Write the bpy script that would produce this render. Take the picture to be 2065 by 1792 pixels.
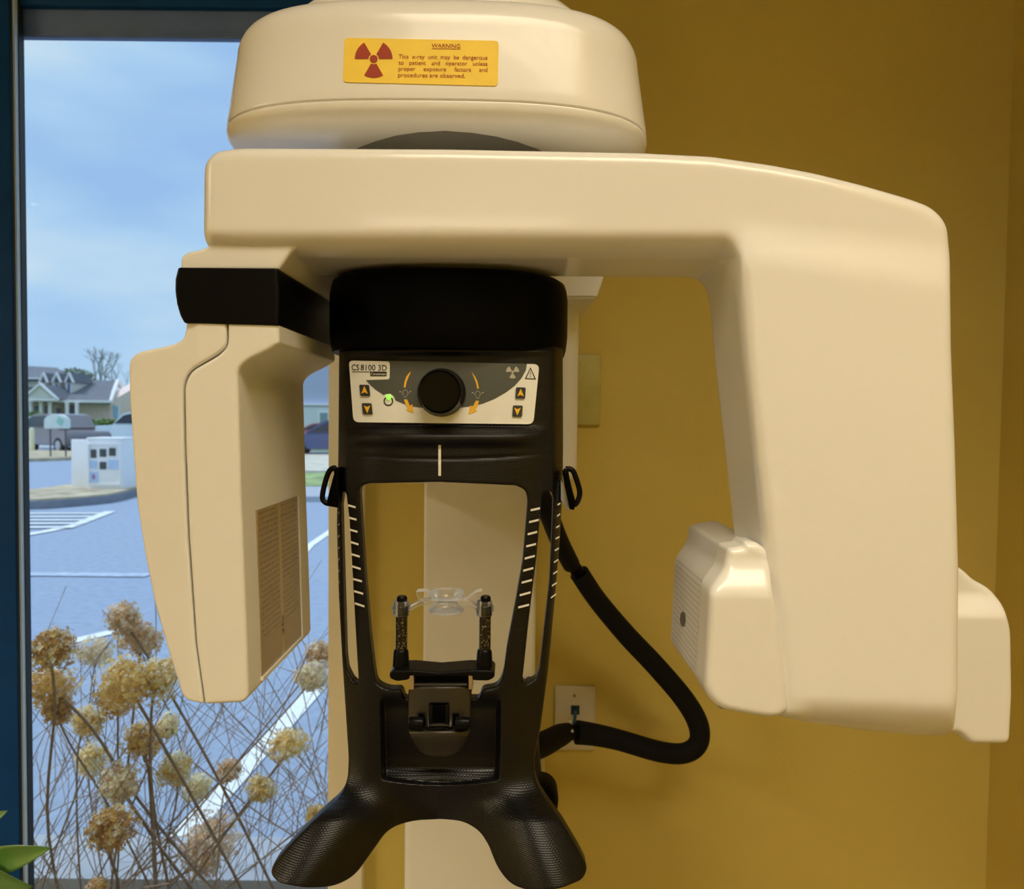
import bpy, bmesh, math, random
from mathutils import Vector, Matrix
from mathutils.bvhtree import BVHTree
PI = math.pi
D = bpy.data
for o in list(D.objects): D.objects.remove(o)
scene = bpy.context.scene
COL = scene.collection
random.seed(7)

# ------------------------------------------------------------------ camera
W, H, F = 2065.0, 1792.0, 1500.0
EYE = 1.55
pitch, roll = math.radians(2.0), math.radians(0.6)
cf = Vector((0, math.cos(pitch), -math.sin(pitch)))
r0 = Vector((1, 0, 0)); u0 = Vector((0, math.sin(pitch), math.cos(pitch)))
cr = r0*math.cos(roll) + u0*math.sin(roll)
cu = u0*math.cos(roll) - r0*math.sin(roll)
cam = D.cameras.new('camera'); camo = D.objects.new('camera', cam); COL.objects.link(camo)
cam.sensor_width = 36; cam.sensor_fit = 'HORIZONTAL'; cam.lens = F/W*36
cam.clip_start = 0.01; cam.clip_end = 500
cam.dof.use_dof = True; cam.dof.focus_distance = 0.62; cam.dof.aperture_fstop = 12
CP = Vector((0, 0, EYE))
camo.matrix_world = Matrix.Translation(CP) @ Matrix((cr, cu, -cf)).transposed().to_4x4()
scene.camera = camo

def ray(u, v): return cf*F + cr*(u-W/2) - cu*(v-H/2)
def P(u, v, Y):
    d = ray(u, v); return CP + d*(Y/d.y)
def PX(u, v, X):
    d = ray(u, v); return CP + d*(X/d.x)
def G(u, v, z=0.0):
    d = ray(u, v); return CP + d*((z-EYE)/d.z)

# ------------------------------------------------------------------ world, sun, lamps, exposure
scene.view_settings.view_transform = 'Standard'
scene.view_settings.look = 'None'
scene.view_settings.gamma = 1.0
scene.view_settings.exposure = 0.06
scene.view_settings.use_curve_mapping = False

w = D.worlds.new('overcast_sky'); scene.world = w; w.use_nodes = True
nt = w.node_tree; N = nt.nodes; L = nt.links; N.clear()
tc = N.new('ShaderNodeTexCoord'); mp = N.new('ShaderNodeMapping'); mp.inputs['Scale'].default_value = (2.0, 2.0, 6.5)
mp.inputs['Location'].default_value = (0.35, 0.2, 0.9)
no = N.new('ShaderNodeTexNoise'); no.inputs['Scale'].default_value = 1.25; no.inputs['Detail'].default_value = 4; no.inputs['Roughness'].default_value = .45
rm = N.new('ShaderNodeValToRGB')
rm.color_ramp.elements[0].position = .34; rm.color_ramp.elements[0].color = (.34, .545, .86, 1)
rm.color_ramp.elements[1].position = .68; rm.color_ramp.elements[1].color = (.66, .80, .90, 1)
e = rm.color_ramp.elements.new(.5); e.color = (.44, .66, .90, 1)
bg = N.new('ShaderNodeBackground'); bg.inputs['Strength'].default_value = 1.0
ow = N.new('ShaderNodeOutputWorld')
L.new(tc.outputs['Generated'], mp.inputs['Vector']); L.new(mp.outputs[0], no.inputs['Vector']); L.new(no.outputs['Fac'], rm.inputs[0])
L.new(rm.outputs[0], bg.inputs['Color']); L.new(bg.outputs[0], ow.inputs[0])

sun = D.lights.new('sun', 'SUN'); sun.energy = 2.3; sun.angle = math.radians(12); sun.color = (.93, .95, 1)
suno = D.objects.new('sun', sun); COL.objects.link(suno)
suno.rotation_euler = Vector((.8, .03, -1.0)).to_track_quat('-Z', 'Y').to_euler()

WARM = (1.0, .86, .64)
def ceiling_lamp(x, y, sx, sy, watts, spread, z=2.70):
    l = D.lights.new('troffer_light', 'AREA'); l.shape = 'RECTANGLE'; l.size = sx; l.size_y = sy
    l.energy = watts; l.color = WARM; l.spread = math.radians(spread)
    o = D.objects.new('troffer_light', l); COL.objects.link(o); o.location = (x, y, z); return o
ceiling_lamp(.30, -.25, 1.15, .55, 20, 134)
ceiling_lamp(-2.88, -.90, .55, 1.15, 150, 150)
ceiling_lamp(-.30, -3.4, 1.15, .55, 62, 160)  # added rear fill, set far back to reach the column through the support opening

# ------------------------------------------------------------------ materials
MATS = {}
def mat(name, col, rough=.5, metal=0, spec=.5, coat=0, noise=None, bump=None, emit=None, trans=0, var=.06):
    """procedural principled: noise=(scale) varies colour, bump=(scale,strength)"""
    if name in MATS: return MATS[name]
    m = D.materials.new(name); m.use_nodes = True; nt = m.node_tree; b = nt.nodes['Principled BSDF']
    b.inputs['Base Color'].default_value = (*col, 1); b.inputs['Roughness'].default_value = rough
    b.inputs['Metallic'].default_value = metal; b.inputs['Specular IOR Level'].default_value = spec
    b.inputs['Coat Weight'].default_value = coat; b.inputs['Coat Roughness'].default_value = .06
    b.inputs['Transmission Weight'].default_value = trans
    if emit: b.inputs['Emission Color'].default_value = (*emit[0], 1); b.inputs['Emission Strength'].default_value = emit[1]
    if noise or bump:
        tc = nt.nodes.new('ShaderNodeTexCoord')
    if noise:
        n = nt.nodes.new('ShaderNodeTexNoise'); n.inputs['Scale'].default_value = noise; n.inputs['Detail'].default_value = 5
        nt.links.new(tc.outputs['Object'], n.inputs['Vector'])
        r = nt.nodes.new('ShaderNodeValToRGB')
        r.color_ramp.elements[0].position = .3; r.color_ramp.elements[1].position = .7
        r.color_ramp.elements[0].color = (*[c*(1-var) for c in col], 1); r.color_ramp.elements[1].color = (*[min(1, c*(1+var)) for c in col], 1)
        nt.links.new(n.outputs['Fac'], r.inputs[0]); nt.links.new(r.outputs[0], b.inputs['Base Color'])
    if bump:
        n = nt.nodes.new('ShaderNodeTexNoise'); n.inputs['Scale'].default_value = bump[0]; n.inputs['Detail'].default_value = 3
        nt.links.new(tc.outputs['Object'], n.inputs['Vector'])
        bp = nt.nodes.new('ShaderNodeBump'); bp.inputs['Strength'].default_value = bump[1]; bp.inputs['Distance'].default_value = .001
        nt.links.new(n.outputs['Fac'], bp.inputs['Height']); nt.links.new(bp.outputs[0], b.inputs['Normal'])
    MATS[name] = m; return m

def lin(r, g, b):
    f = lambda c: ((c/255+.055)/1.055)**2.4 if c > 10 else c/255/12.92
    return (f(r), f(g), f(b))

CREAM = mat('white_plastic', (.84, .83, .80), .26, coat=.22, noise=3, var=.012)
CREAM_S = mat('satin_white_plastic', (.84, .83, .79), .42, noise=4, var=.012)
BLACK = mat('matte_black_plastic', (.0010, .0010, .0013), .45, spec=.05, noise=40, var=.1)
BLACK_G = mat('satin_black_plastic', (.0025, .0025, .003), .34, spec=.14, noise=40, var=.1)
GLOSSB = mat('glossy_black_knob', (.001, .001, .0015), .2, spec=.12, noise=30, var=.1)
RUBBER = mat('black_hose_sleeve', (.004, .004, .005), .75, spec=.2, bump=(900, .6))
PRINTW = mat('white_print', (.80, .78, .70), .6, noise=200, var=.03)
WALL = mat('olive_wall_paint', (.62, .485, .112), .75, bump=(260, .35), noise=2.5, var=.03)
CEIL = mat('ceiling_tile', (.26, .26, .25), .9, noise=8, var=.03)
FLOORM = mat('floor_tile', (.14, .115, .09), .5, noise=5, var=.1)
TRIM = mat('cream_trim_paint', (.86, .80, .62), .5, noise=4, var=.02)

# carbon weave
def carbon():
    m = D.materials.new('carbon_weave_plastic'); m.use_nodes = True; nt = m.node_tree; b = nt.nodes['Principled BSDF']
    n = nt.nodes; l = nt.links
    tc = n.new('ShaderNodeTexCoord'); sp = n.new('ShaderNodeSeparateXYZ'); l.new(tc.outputs['Object'], sp.inputs[0])
    def M(op, a, c=None):
        k = n.new('ShaderNodeMath'); k.operation = op
        for i, x in enumerate((a, c)):
            if x is None: continue
            if isinstance(x, (int, float)): k.inputs[i].default_value = x
            else: l.new(x, k.inputs[i])
        return k.outputs[0]
    # interlaced tow: rows along Z, every other row shifted half a step
    row = M('DIVIDE', sp.outputs['Z'], .00135); odd = M('MULTIPLY', M('FLOOR', M('MODULO', M('ADD', row, 10000), 2)), .5)
    fx = M('FRACT', M('ADD', M('DIVIDE', sp.outputs['X'], .0029), M('ADD', odd, 100)))
    hx_ = M('SINE', M('MULTIPLY', fx, PI)); hz_ = M('SINE', M('MULTIPLY', M('FRACT', M('ADD', row, 10000)), PI))
    h = M('POWER', M('MULTIPLY', M('POWER', hx_, .6), hz_), .7)
    r_ = n.new('ShaderNodeValToRGB'); r_.color_ramp.elements[0].color = (.0005, .0005, .0005, 1); r_.color_ramp.elements[1].color = (.0040, .0038, .0034, 1)
    l.new(h, r_.inputs[0]); l.new(r_.outputs[0], b.inputs['Base Color'])
    bp = n.new('ShaderNodeBump'); bp.inputs['Strength'].default_value = .42; bp.inputs['Distance'].default_value = .00035
    l.new(h, bp.inputs['Height']); l.new(bp.outputs[0], b.inputs['Normal'])
    b.inputs['Roughness'].default_value = .35; b.inputs['Specular IOR Level'].default_value = .36
    return m
CARBON = carbon()

def dotted(name, base, dot, s, r, zlo, zhi, ylo, yhi, rough=.35, stripe=None):
    """plastic with a grid of printed dots in the object's Y/Z plane, inside a Y/Z window, on faces that look sideways"""
    m = D.materials.new(name); m.use_nodes = True; nt = m.node_tree; b = nt.nodes['Principled BSDF']; n = nt.nodes; l = nt.links
    def M(op, a, bb=None, c=None):
        k = n.new('ShaderNodeMath'); k.operation = op
        for i, x in enumerate((a, bb, c)):
            if x is None: continue
            if isinstance(x, (int, float)): k.inputs[i].default_value = x
            else: l.new(x, k.inputs[i])
        return k.outputs[0]
    tc = n.new('ShaderNodeTexCoord'); sp = n.new('ShaderNodeSeparateXYZ'); l.new(tc.outputs['Object'], sp.inputs[0])
    ge = n.new('ShaderNodeNewGeometry'); sn = n.new('ShaderNodeSeparateXYZ'); l.new(ge.outputs['Normal'], sn.inputs[0])
    Y, Z = sp.outputs['Y'], sp.outputs['Z']
    a = M('SUBTRACT', M('FRACT', M('DIVIDE', Y, s)), .5); c = M('SUBTRACT', M('FRACT', M('DIVIDE', Z, s)), .5)
    d = M('SQRT', M('ADD', M('MULTIPLY', a, a), M('MULTIPLY', c, c)))
    # dots shrink toward the top of the panel
    k = M('LESS_THAN', d, r)
    for q in (M('GREATER_THAN', Z, zlo), M('LESS_THAN', Z, zhi), M('GREATER_THAN', Y, ylo), M('LESS_THAN', Y, yhi), M('GREATER_THAN', M('ABSOLUTE', sn.outputs['X']), .9)):
        k = M('MULTIPLY', k, q)
    mx = n.new('ShaderNodeMixRGB'); mx.inputs[1].default_value = (*base, 1); mx.inputs[2].default_value = (*dot, 1)
    l.new(k, mx.inputs[0]); out = mx.outputs[0]
    if stripe:
        q = M('MULTIPLY', M('GREATER_THAN', Y, stripe[0]), M('LESS_THAN', Y, stripe[1]))
        m2 = n.new('ShaderNodeMixRGB'); m2.inputs[2].default_value = (*stripe[2], 1); l.new(out, m2.inputs[1]); l.new(q, m2.inputs[0]); out = m2.outputs[0]
    l.new(out, b.inputs['Base Color']); b.inputs['Roughness'].default_value = rough
    return m

# ------------------------------------------------------------------ mesh helpers
def link(name, me, m=None, parent=None, smooth=None):
    o = D.objects.new(name, me); COL.objects.link(o)
    if m is not None:
        for q in (m if isinstance(m, (list, tuple)) else [m]): me.materials.append(q)
    if smooth is not None:
        me.polygons.foreach_set('use_smooth', [True]*len(me.polygons))
        if smooth < 179: me.set_sharp_from_angle(angle=math.radians(smooth))
    if parent is not None:
        o.parent = parent
        o.matrix_parent_inverse = WM(parent).inverted()
    return o
def WM(o):
    mtx = Matrix.LocRotScale(o.location, o.rotation_euler, o.scale)
    return (WM(o.parent) @ o.matrix_parent_inverse @ mtx) if o.parent else mtx
def thing(name, label, cat, loc=(0, 0, 0), group=None):
    o = D.objects.new(name, None); COL.objects.link(o); o.location = loc; o.empty_display_size = .05
    o['label'] = label; o['category'] = cat
    if group: o['group'] = group
    return o
def tag(o, label, cat, group=None):
    o['label'] = label; o['category'] = cat
    if group: o['group'] = group
    return o
def struct(o): o['kind'] = 'structure'; return o

def bm_mesh(bm, name='m', recalc=True):
    if recalc: bmesh.ops.recalc_face_normals(bm, faces=bm.faces)
    me = D.meshes.new(name); bm.to_mesh(me); bm.free(); return me
def box_bm(bm, x0, x1, y0, y1, z0, z1, bev=0, seg=3):
    r = bmesh.ops.create_cube(bm, size=1); vs = r['verts']
    for v in vs: v.co = Vector(((x0+x1)/2+v.co.x*(x1-x0), (y0+y1)/2+v.co.y*(y1-y0), (z0+z1)/2+v.co.z*(z1-z0)))
    if bev:
        es = list({e for v in vs for e in v.link_edges})
        bmesh.ops.bevel(bm, geom=es, offset=bev, segments=seg, affect='EDGES', profile=.5)
    return vs
def box(name, x0, x1, y0, y1, z0, z1, m, parent=None, bev=0):
    bm = bmesh.new(); box_bm(bm, x0, x1, y0, y1, z0, z1, bev); return link(name, bm_mesh(bm), m, parent, 35)

def rp(pts, r=0, n=6):
    """closed outline with rounded corners; pts (x,y[,radius])"""
    out = []; k = len(pts)
    for i in range(k):
        p = Vector(pts[i][:2]); a = Vector(pts[i-1][:2]); b = Vector(pts[(i+1) % k][:2]); rr = pts[i][2] if len(pts[i]) > 2 else r
        if rr <= 0: out.append((p.x, p.y)); continue
        la, lb = (a-p).length, (b-p).length
        q = min(rr, la*.48, lb*.48); s = p+(a-p)/la*q; t = p+(b-p)/lb*q
        for j in range(n+1):
            f = j/n; c = s*(1-f)**2+p*2*f*(1-f)+t*f*f; out.append((c.x, c.y))
    return out
def smoothline(pts, n=6, closed=True):
    """Catmull-Rom through the points"""
    out = []; k = len(pts); V = [Vector(p[:2]) for p in pts] if len(pts[0]) == 2 else [Vector(p) for p in pts]
    rng = range(k if closed else k-1)
    for i in rng:
        g = (lambda j: V[j % k]) if closed else (lambda j: V[max(0, min(k-1, j))])
        p0, p1, p2, p3 = g(i-1), g(i), g(i+1), g(i+2)
        for j in range(n):
            t = j/n
            out.append(tuple(.5*((2*p1)+(p2-p0)*t+(2*p0-5*p1+4*p2-p3)*t*t+(3*p1-p0-3*p2+p3)*t**3)))
    if not closed: out.append(tuple(V[-1]))
    return out

def eval_mesh(o):
    dg = bpy.context.evaluated_depsgraph_get(); dg.update()
    me = D.meshes.new_from_object(o.evaluated_get(dg)); return me
def curve_solid(outs, half, bev=0, res=3, flat=False):
    """outs: closed outlines (holes are just inner outlines) in (u,v); returns a mesh with x=u, y=-v, z in [-half,half]"""
    cv = D.curves.new('tmp', 'CURVE'); cv.dimensions = '2D'; cv.fill_mode = 'BOTH' if not flat else 'FRONT'
    if not flat:
        cv.extrude = max(half-bev, 0); cv.bevel_depth = bev; cv.bevel_resolution = res; cv.offset = -bev
    for pts in outs:
        s = cv.splines.new('POLY'); s.points.add(len(pts)-1); s.use_cyclic_u = True
        for i, p in enumerate(pts): s.points[i].co = (p[0], -p[1], 0, 1)
    o = D.objects.new('tmp', cv); COL.objects.link(o)
    me = eval_mesh(o); D.objects.remove(o); D.curves.remove(cv)
    bm = bmesh.new(); bm.from_mesh(me); bmesh.ops.remove_doubles(bm, verts=bm.verts, dist=1e-6 if half < 1 else 1e-3)
    bm.to_mesh(me); bm.free()
    return me
def remesh(me, voxel, smooth, factor=.5):
    o = D.objects.new('tmp', me); COL.objects.link(o)
    r = o.modifiers.new('r', 'REMESH'); r.mode = 'VOXEL'; r.voxel_size = voxel; r.adaptivity = 0
    if smooth:
        s = o.modifiers.new('s', 'SMOOTH'); s.factor = factor; s.iterations = smooth
    m2 = eval_mesh(o); D.objects.remove(o); return m2
S = .58/1500
def mapmesh(me, fn):
    bm = bmesh.new(); bm.from_mesh(me)
    for v in bm.verts: v.co = fn(v.co.x, -v.co.y, v.co.z)
    bmesh.ops.recalc_face_normals(bm, faces=bm.faces)
    bm.to_mesh(me); bm.free(); me.update(); return me
def slab(name, outs, y0, y1, bev, m, parent, voxel=3, smooth=6, yf=None, res=3, extra=None):
    """solid whose front outline is given in photograph pixels at depth y0 and which runs straight back to y1 (metres)"""
    half = (y1-y0)/S/2
    me = curve_solid(outs, half, bev, res)
    if voxel: me = remesh(me, voxel, smooth)
    Yf = yf or (lambda u, v: y0)
    def fn(u, v, w_):
        q = Yf(u, v); b = P(u, v, q); d = (w_+half)
        return Vector((b.x, q+d*S, b.z))
    mapmesh(me, fn)
    return link(name, me, m, parent, 179 if voxel else 35)

def tube(name, pts, r, m, parent=None, seg=10, caps=True, n=6, smooth=True, radii=None):
    P3 = [Vector(p) for p in (smoothline(pts, n, False) if smooth else pts)]
    bm = bmesh.new(); tube_bm(bm, P3, r, seg, caps, radii); return link(name, bm_mesh(bm), m, parent, 50)
def tube_bm(bm, P3, r, seg=8, caps=True, radii=None):
    prev = None; up = None; k = len(P3); first = None
    for i, p in enumerate(P3):
        t = (P3[min(i+1, k-1)]-P3[max(i-1, 0)]).normalized()
        if up is None: up = t.orthogonal().normalized()
        else: up = (up-t*up.dot(t)).normalized()
        s = t.cross(up); rr = r
        if radii: f = i/(k-1)*(len(radii)-1); j = min(int(f), len(radii)-2); rr = radii[j]*(1-f+j)+radii[j+1]*(f-j)
        ring = [bm.verts.new(p+up*math.cos(a)*rr+s*math.sin(a)*rr) for a in [2*PI*q/seg for q in range(seg)]]
        if prev:
            for q in range(seg): bm.faces.new((prev[q], prev[(q+1) % seg], ring[(q+1) % seg], ring[q]))
        else: first = ring
        prev = ring
    if caps: bm.faces.new(first[::-1]); bm.faces.new(prev)
def lathe_bm(bm, prof, c, axis='z', seg=32):
    """prof: (radius, height) list; revolves round an axis through c"""
    rings = []
    for (r, h) in prof:
        ring = []
        for q in range(seg):
            a = 2*PI*q/seg; x, y = r*math.cos(a), r*math.sin(a)
            co = Vector((x, y, h)) if axis == 'z' else (Vector((x, h, y)) if axis == 'y' else Vector((h, x, y)))
            ring.append(bm.verts.new(Vector(c)+co))
        rings.append(ring)
    for i in range(len(rings)-1):
        for q in range(seg): bm.faces.new((rings[i][q], rings[i][(q+1) % seg], rings[i+1][(q+1) % seg], rings[i+1][q]))
    bm.faces.new(rings[0][::-1]); bm.faces.new(rings[-1])
def lathe(name, prof, c, m, parent=None, axis='z', seg=32):
    bm = bmesh.new(); lathe_bm(bm, prof, c, axis, seg); return link(name, bm_mesh(bm), m, parent, 35)

def loft(name, rings, m, parent=None, sm=40, cap=True):
    bm = bmesh.new(); prev = None; f = None
    for ring in rings:
        vs = [bm.verts.new(p) for p in ring]; k = len(vs)
        if prev:
            for q in range(k): bm.faces.new((prev[q], prev[(q+1) % k], vs[(q+1) % k], vs[q]))
        else: f = vs
        prev = vs
    if cap: bm.faces.new(f[::-1]); bm.faces.new(prev)
    return link(name, bm_mesh(bm), m, parent, sm)
def superell(cx, cy, a, b, z, n=3.2, k=96, nb=None):
    out = []
    for i in range(k):
        t = 2*PI*i/k; c, s = math.cos(t), math.sin(t)
        e = n
        out.append(Vector((cx+a*math.copysign(abs(c)**(2/e), c), cy+b*math.copysign(abs(s)**(2/e), s), z)))
    return out

# decals: flat printed shapes laid on a surface seen in the photo, found by a ray from the camera
class Surf:
    def __init__(s, o): s.t = BVHTree.FromObject(o, bpy.context.evaluated_depsgraph_get()); s.last = .62
    def at(s, u, v, off):
        d = ray(u, v).normalized(); hit, nrm, _, _ = s.t.ray_cast(CP, d)
        if hit is None: return P(u, v, s.last-off)
        return hit+Vector((0, -off, 0))
def surf(o):
    bpy.context.view_layer.update(); return Surf(o)
def decal(name, polys, sf, off, m, parent, sub=0, thick=0):
    """polys in pixels"""
    me = curve_solid(polys, 0, 0, flat=True) if isinstance(polys, list) else polys
    bm = bmesh.new(); bm.from_mesh(me)
    for _ in range(sub):
        bmesh.ops.triangulate(bm, faces=bm.faces)
        es = [e for e in bm.edges if e.calc_length() > 14]
        if es: bmesh.ops.subdivide_edges(bm, edges=es, cuts=1)
    if sub: bmesh.ops.triangulate(bm, faces=bm.faces)
    for v in bm.verts: v.co = sf.at(v.co.x, -v.co.y, off)
    if thick:
        r = bmesh.ops.extrude_face_region(bm, geom=list(bm.faces))
        for v in [g for g in r['geom'] if isinstance(g, bmesh.types.BMVert)]: v.co.y += thick
        bmesh.ops.recalc_face_normals(bm, faces=bm.faces)
    else:
        for f in bm.faces:
            f.normal_update()
            if f.normal.y > 0: f.normal_flip()
    bm.to_mesh(me); bm.free()
    return link(name, me, m, parent)
def circle(cx, cy, r, n=28, a0=0, a1=360, ry=None):
    return [(cx+r*math.cos(math.radians(a0+(a1-a0)*i/n)), cy-(ry or r)*math.sin(math.radians(a0+(a1-a0)*i/n))) for i in range(n if a1-a0 >= 360 else n+1)]
def arcband(cx, cy, r1, r2, a0, a1, n=14):
    return circle(cx, cy, r2, n, a0, a1)+circle(cx, cy, r1, n, a0, a1)[::-1]
def trefoil(cx, cy, r2, r1, rc):
    return [arcband(cx, cy, r1, r2, a-30, a+30) for a in (30, 150, 270)]+[circle(cx, cy, rc)]
def textmesh(body, x, y, size, sx=1, offset=0, rot=0, width=None, space=1):
    """text as flat mesh in pixel space (x, -y); baseline start at (x,y); width stretches it"""
    cv = D.curves.new('t', 'FONT'); cv.body = body; cv.size = size; cv.fill_mode = 'FRONT'; cv.offset = offset; cv.resolution_u = 3; cv.space_character = space
    o = D.objects.new('t', cv); COL.objects.link(o); me = eval_mesh(o); D.objects.remove(o); D.curves.remove(cv)
    xs = [v.co.x for v in me.vertices]; x0, x1 = min(xs), max(xs)
    if width: sx = width/(x1-x0)
    c, s = math.cos(rot), math.sin(rot)
    for v in me.vertices:
        a, b = (v.co.x-x0)*sx, v.co.y
        v.co = Vector((x+a*c+b*s, -y-a*s+b*c, 0))
    return me
def joinm(meshes):
    bm = bmesh.new()
    for me in meshes: bm.from_mesh(me)
    out = D.meshes.new('j'); bm.to_mesh(out); bm.free(); return out

# ------------------------------------------------------------------ room
XL, XR, YB, YF, ZC = -3.9, .86, -4.4, 1.31, 2.75
WT = .16
oL = P(60, 900, 1.31).x; oR = P(664, 1100, 1.31).x; oT = P(500, 82, 1.33).z+.10; oB = .12
def wallbits(name, rects, y0, y1, m):
    bm = bmesh.new()
    for (x0, x1, z0, z1) in rects: box_bm(bm, x0, x1, y0, y1, z0, z1)
    return struct(link(name, bm_mesh(bm), m))
jL = oL-.16
wallbits('wall_back', [(XL-.1, jL, 0, ZC), (oR, XR+.2, 0, ZC), (jL, oR, oT, ZC), (jL, oR, 0, oB)], YF, YF+WT, WALL)
struct(box('wall_right', XR, XR+.12, YB-.1, YF, 0, ZC, WALL))
struct(box('wall_left', XL-.12, XL, YB-.1, YF, 0, ZC, WALL))
struct(box('wall_front', XL-.1, XR+.1, YB-.12, YB, 0, ZC, WALL))
struct(box('floor', XL-.12, XR+.12, YB-.12, YF+WT, -.12, 0, FLOORM))
struct(box('ceiling', XL-.12, XR+.12, YB-.12, YF+WT, ZC, ZC+.15, CEIL))

# window: dark aluminium frame, glass, casing
ALU = mat('navy_anodised_aluminium', (.004, .048, .19), .5, spec=.12, noise=20, var=.06)
ALUK = mat('black_gasket', (.006, .010, .010), .5, noise=30, var=.1)
ALUW = mat('pale_seal_strip', (.50, .70, 1.0), .5, noise=25, var=.04)
HEADM = mat('charcoal_window_head', (.10, .17, .42), .5, noise=30, var=.08)
def glassmat(name, tint=(1, 1, 1), refl=.03, rough=.02):
    m = D.materials.new(name); m.use_nodes = True; nt = m.node_tree; nt.nodes.clear()
    t = nt.nodes.new('ShaderNodeBsdfTransparent'); t.inputs[0].default_value = (*tint, 1)
    g = nt.nodes.new('ShaderNodeBsdfGlossy'); g.inputs['Roughness'].default_value = rough
    mx = nt.nodes.new('ShaderNodeMixShader'); mx.inputs[0].default_value = refl
    o = nt.nodes.new('ShaderNodeOutputMaterial')
    nt.links.new(t.outputs[0], mx.inputs[1]); nt.links.new(g.outputs[0], mx.inputs[2]); nt.links.new(mx.outputs[0], o.inputs[0]); return m
PANE = glassmat('window_glass', (.97, .99, 1), .035)
win = struct(thing('window_1', '', '', (oL, YF, oB))); del win['label']; del win['category']
Xa, Xb, Xc, Xd = P(29, 900, 1.285).x, P(32, 900, 1.287).x, P(40, 900, 1.292).x, P(53, 900, 1.30).x
box('window_jamb', jL-.05, Xa, 1.285, 1.322, oB, oT, ALU, win, .001)
box('gasket', Xa-.003, Xb, 1.287, 1.322, oB, oT, ALUK, win)
box('seal_strip', Xb-.001, Xc, 1.292, 1.3, oB, oT, ALUW, win)
box('gasket', Xc-.001, P(48, 900, 1.30).x, 1.30, 1.312, oB, oT, ALUK, win)
zt = P(300, 85, 1.334).z
box('window_head', Xd-.02, oR+.01, 1.318, 1.334, zt, zt+.12, HEADM, win, .003)
box('window_head_lip', Xd-.02, oR+.01, 1.305, 1.334, P(300, 6, 1.295).z, oT+.02, ALU, win, .003)
box('window_sill', Xd-.02, oR+.01, 1.30, 1.334, oB, oB+.06, HEADM, win, .003)
box('glass_pane', Xc-.01, oR, 1.310, 1.314, oB+.05, zt+.01, PANE, win)
tx0, tx1 = P(663, 1200, 1.295).x, P(733, 1200, 1.295).x
tr = struct(box('trim_1', tx0, tx1, 1.290, 1.312, 0, P(700, -60, 1.29).z, TRIM, None, .002))

# ceiling troffers (above and behind the camera, the rear one added as fill)
for (x, y, sx, sy) in ((.30, -.25, 1.15, .55), (-2.88, -.90, .55, 1.15), (-.30, -3.4, 1.15, .55)):
    t = thing('ceiling_light', 'recessed fluorescent ceiling troffer with white louvre blades' + (', an added fill lamp at the rear of the room' if y < -1 else ' close to the right wall' if x > 0 else ' at the left of the room'), 'ceiling light', (x, y, 2.75))
    bm = bmesh.new()
    for (a, b, c, d) in ((x-sx/2-.03, x+sx/2+.03, y-sy/2-.03, y-sy/2-.005), (x-sx/2-.03, x+sx/2+.03, y+sy/2+.005, y+sy/2+.03), (x-sx/2-.03, x-sx/2-.005, y-sy/2, y+sy/2), (x+sx/2+.005, x+sx/2+.03, y-sy/2, y+sy/2)):
        box_bm(bm, a, b, c, d, 2.69, 2.752)
    link('frame', bm_mesh(bm), CEIL, t)
    bm = bmesh.new(); nx, ny = int(sx/.09), int(sy/.09)
    for i in range(1, nx): box_bm(bm, x-sx/2+sx*i/nx-.0015, x-sx/2+sx*i/nx+.0015, y-sy/2, y+sy/2, 2.672, 2.696)
    for i in range(1, ny): box_bm(bm, x-sx/2, x+sx/2, y-sy/2+sy*i/ny-.0015, y-sy/2+sy*i/ny+.0015, 2.672, 2.696)
    link('louvre', bm_mesh(bm), mat('louvre_metal', (.8, .8, .8), .3, metal=.3), t)

# ------------------------------------------------------------------ the x-ray machine
MX = -.055
mach = thing('dental_x_ray_machine', 'white wall-mounted panoramic dental x-ray machine with curved arm and black patient support beside the window', 'x-ray machine', (MX, 1.2, 0))

# wall column and carriage
zc0 = P(965, 978, .98).z
bm = bmesh.new(); xa, xb = P(853, 1300, 1.15).x, P(1080, 1300, 1.15).x
box_bm(bm, xa, xb, 1.15, 1.30, .6, 2.35, .006)
link('wall_column', bm_mesh(bm), CREAM_S, mach, 40)
bm = bmesh.new(); box_bm(bm, P(814, 1750, 1.10).x, P(1106, 1640, 1.10).x, 1.10, 1.305, .0, P(900, 1605, 1.1).z, .012)
link('column_base', bm_mesh(bm), CREAM_S, mach, 40)
bm = bmesh.new(); xr = P(1168, 800, .98).x; xl = 2*MX-xr-.02
box_bm(bm, xl, xr, .98, 1.17, zc0, 1.93, .022, 5)
link('carriage', bm_mesh(bm), CREAM_S, mach, 40)
# bracket and boom that carry the overhead housing
poly = [P(1100, 560, .97), P(1212, 560, .97), P(1205, 585, .97), P(1196, 611, .97), P(1100, 611, .97)]
bm = bmesh.new()
f = [bm.verts.new((p.x, .93, p.z)) for p in poly]; g = [bm.verts.new((p.x, 1.16, p.z)) for p in poly]
bm.faces.new(f); bm.faces.new(g[::-1])
for i in range(5): bm.faces.new((f[i], f[(i+1) % 5], g[(i+1) % 5], g[i]))
bmesh.ops.bevel(bm, geom=list(bm.edges), offset=.003, segments=2, affect='EDGES')
link('boom_bracket', bm_mesh(bm), CREAM_S, mach, 40)
bm = bmesh.new(); box_bm(bm, MX-.10, MX+.10, .80, 1.20, EYE+.262, EYE+.345, .02, 4)
link('boom', bm_mesh(bm), CREAM_S, mach, 40)

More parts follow.
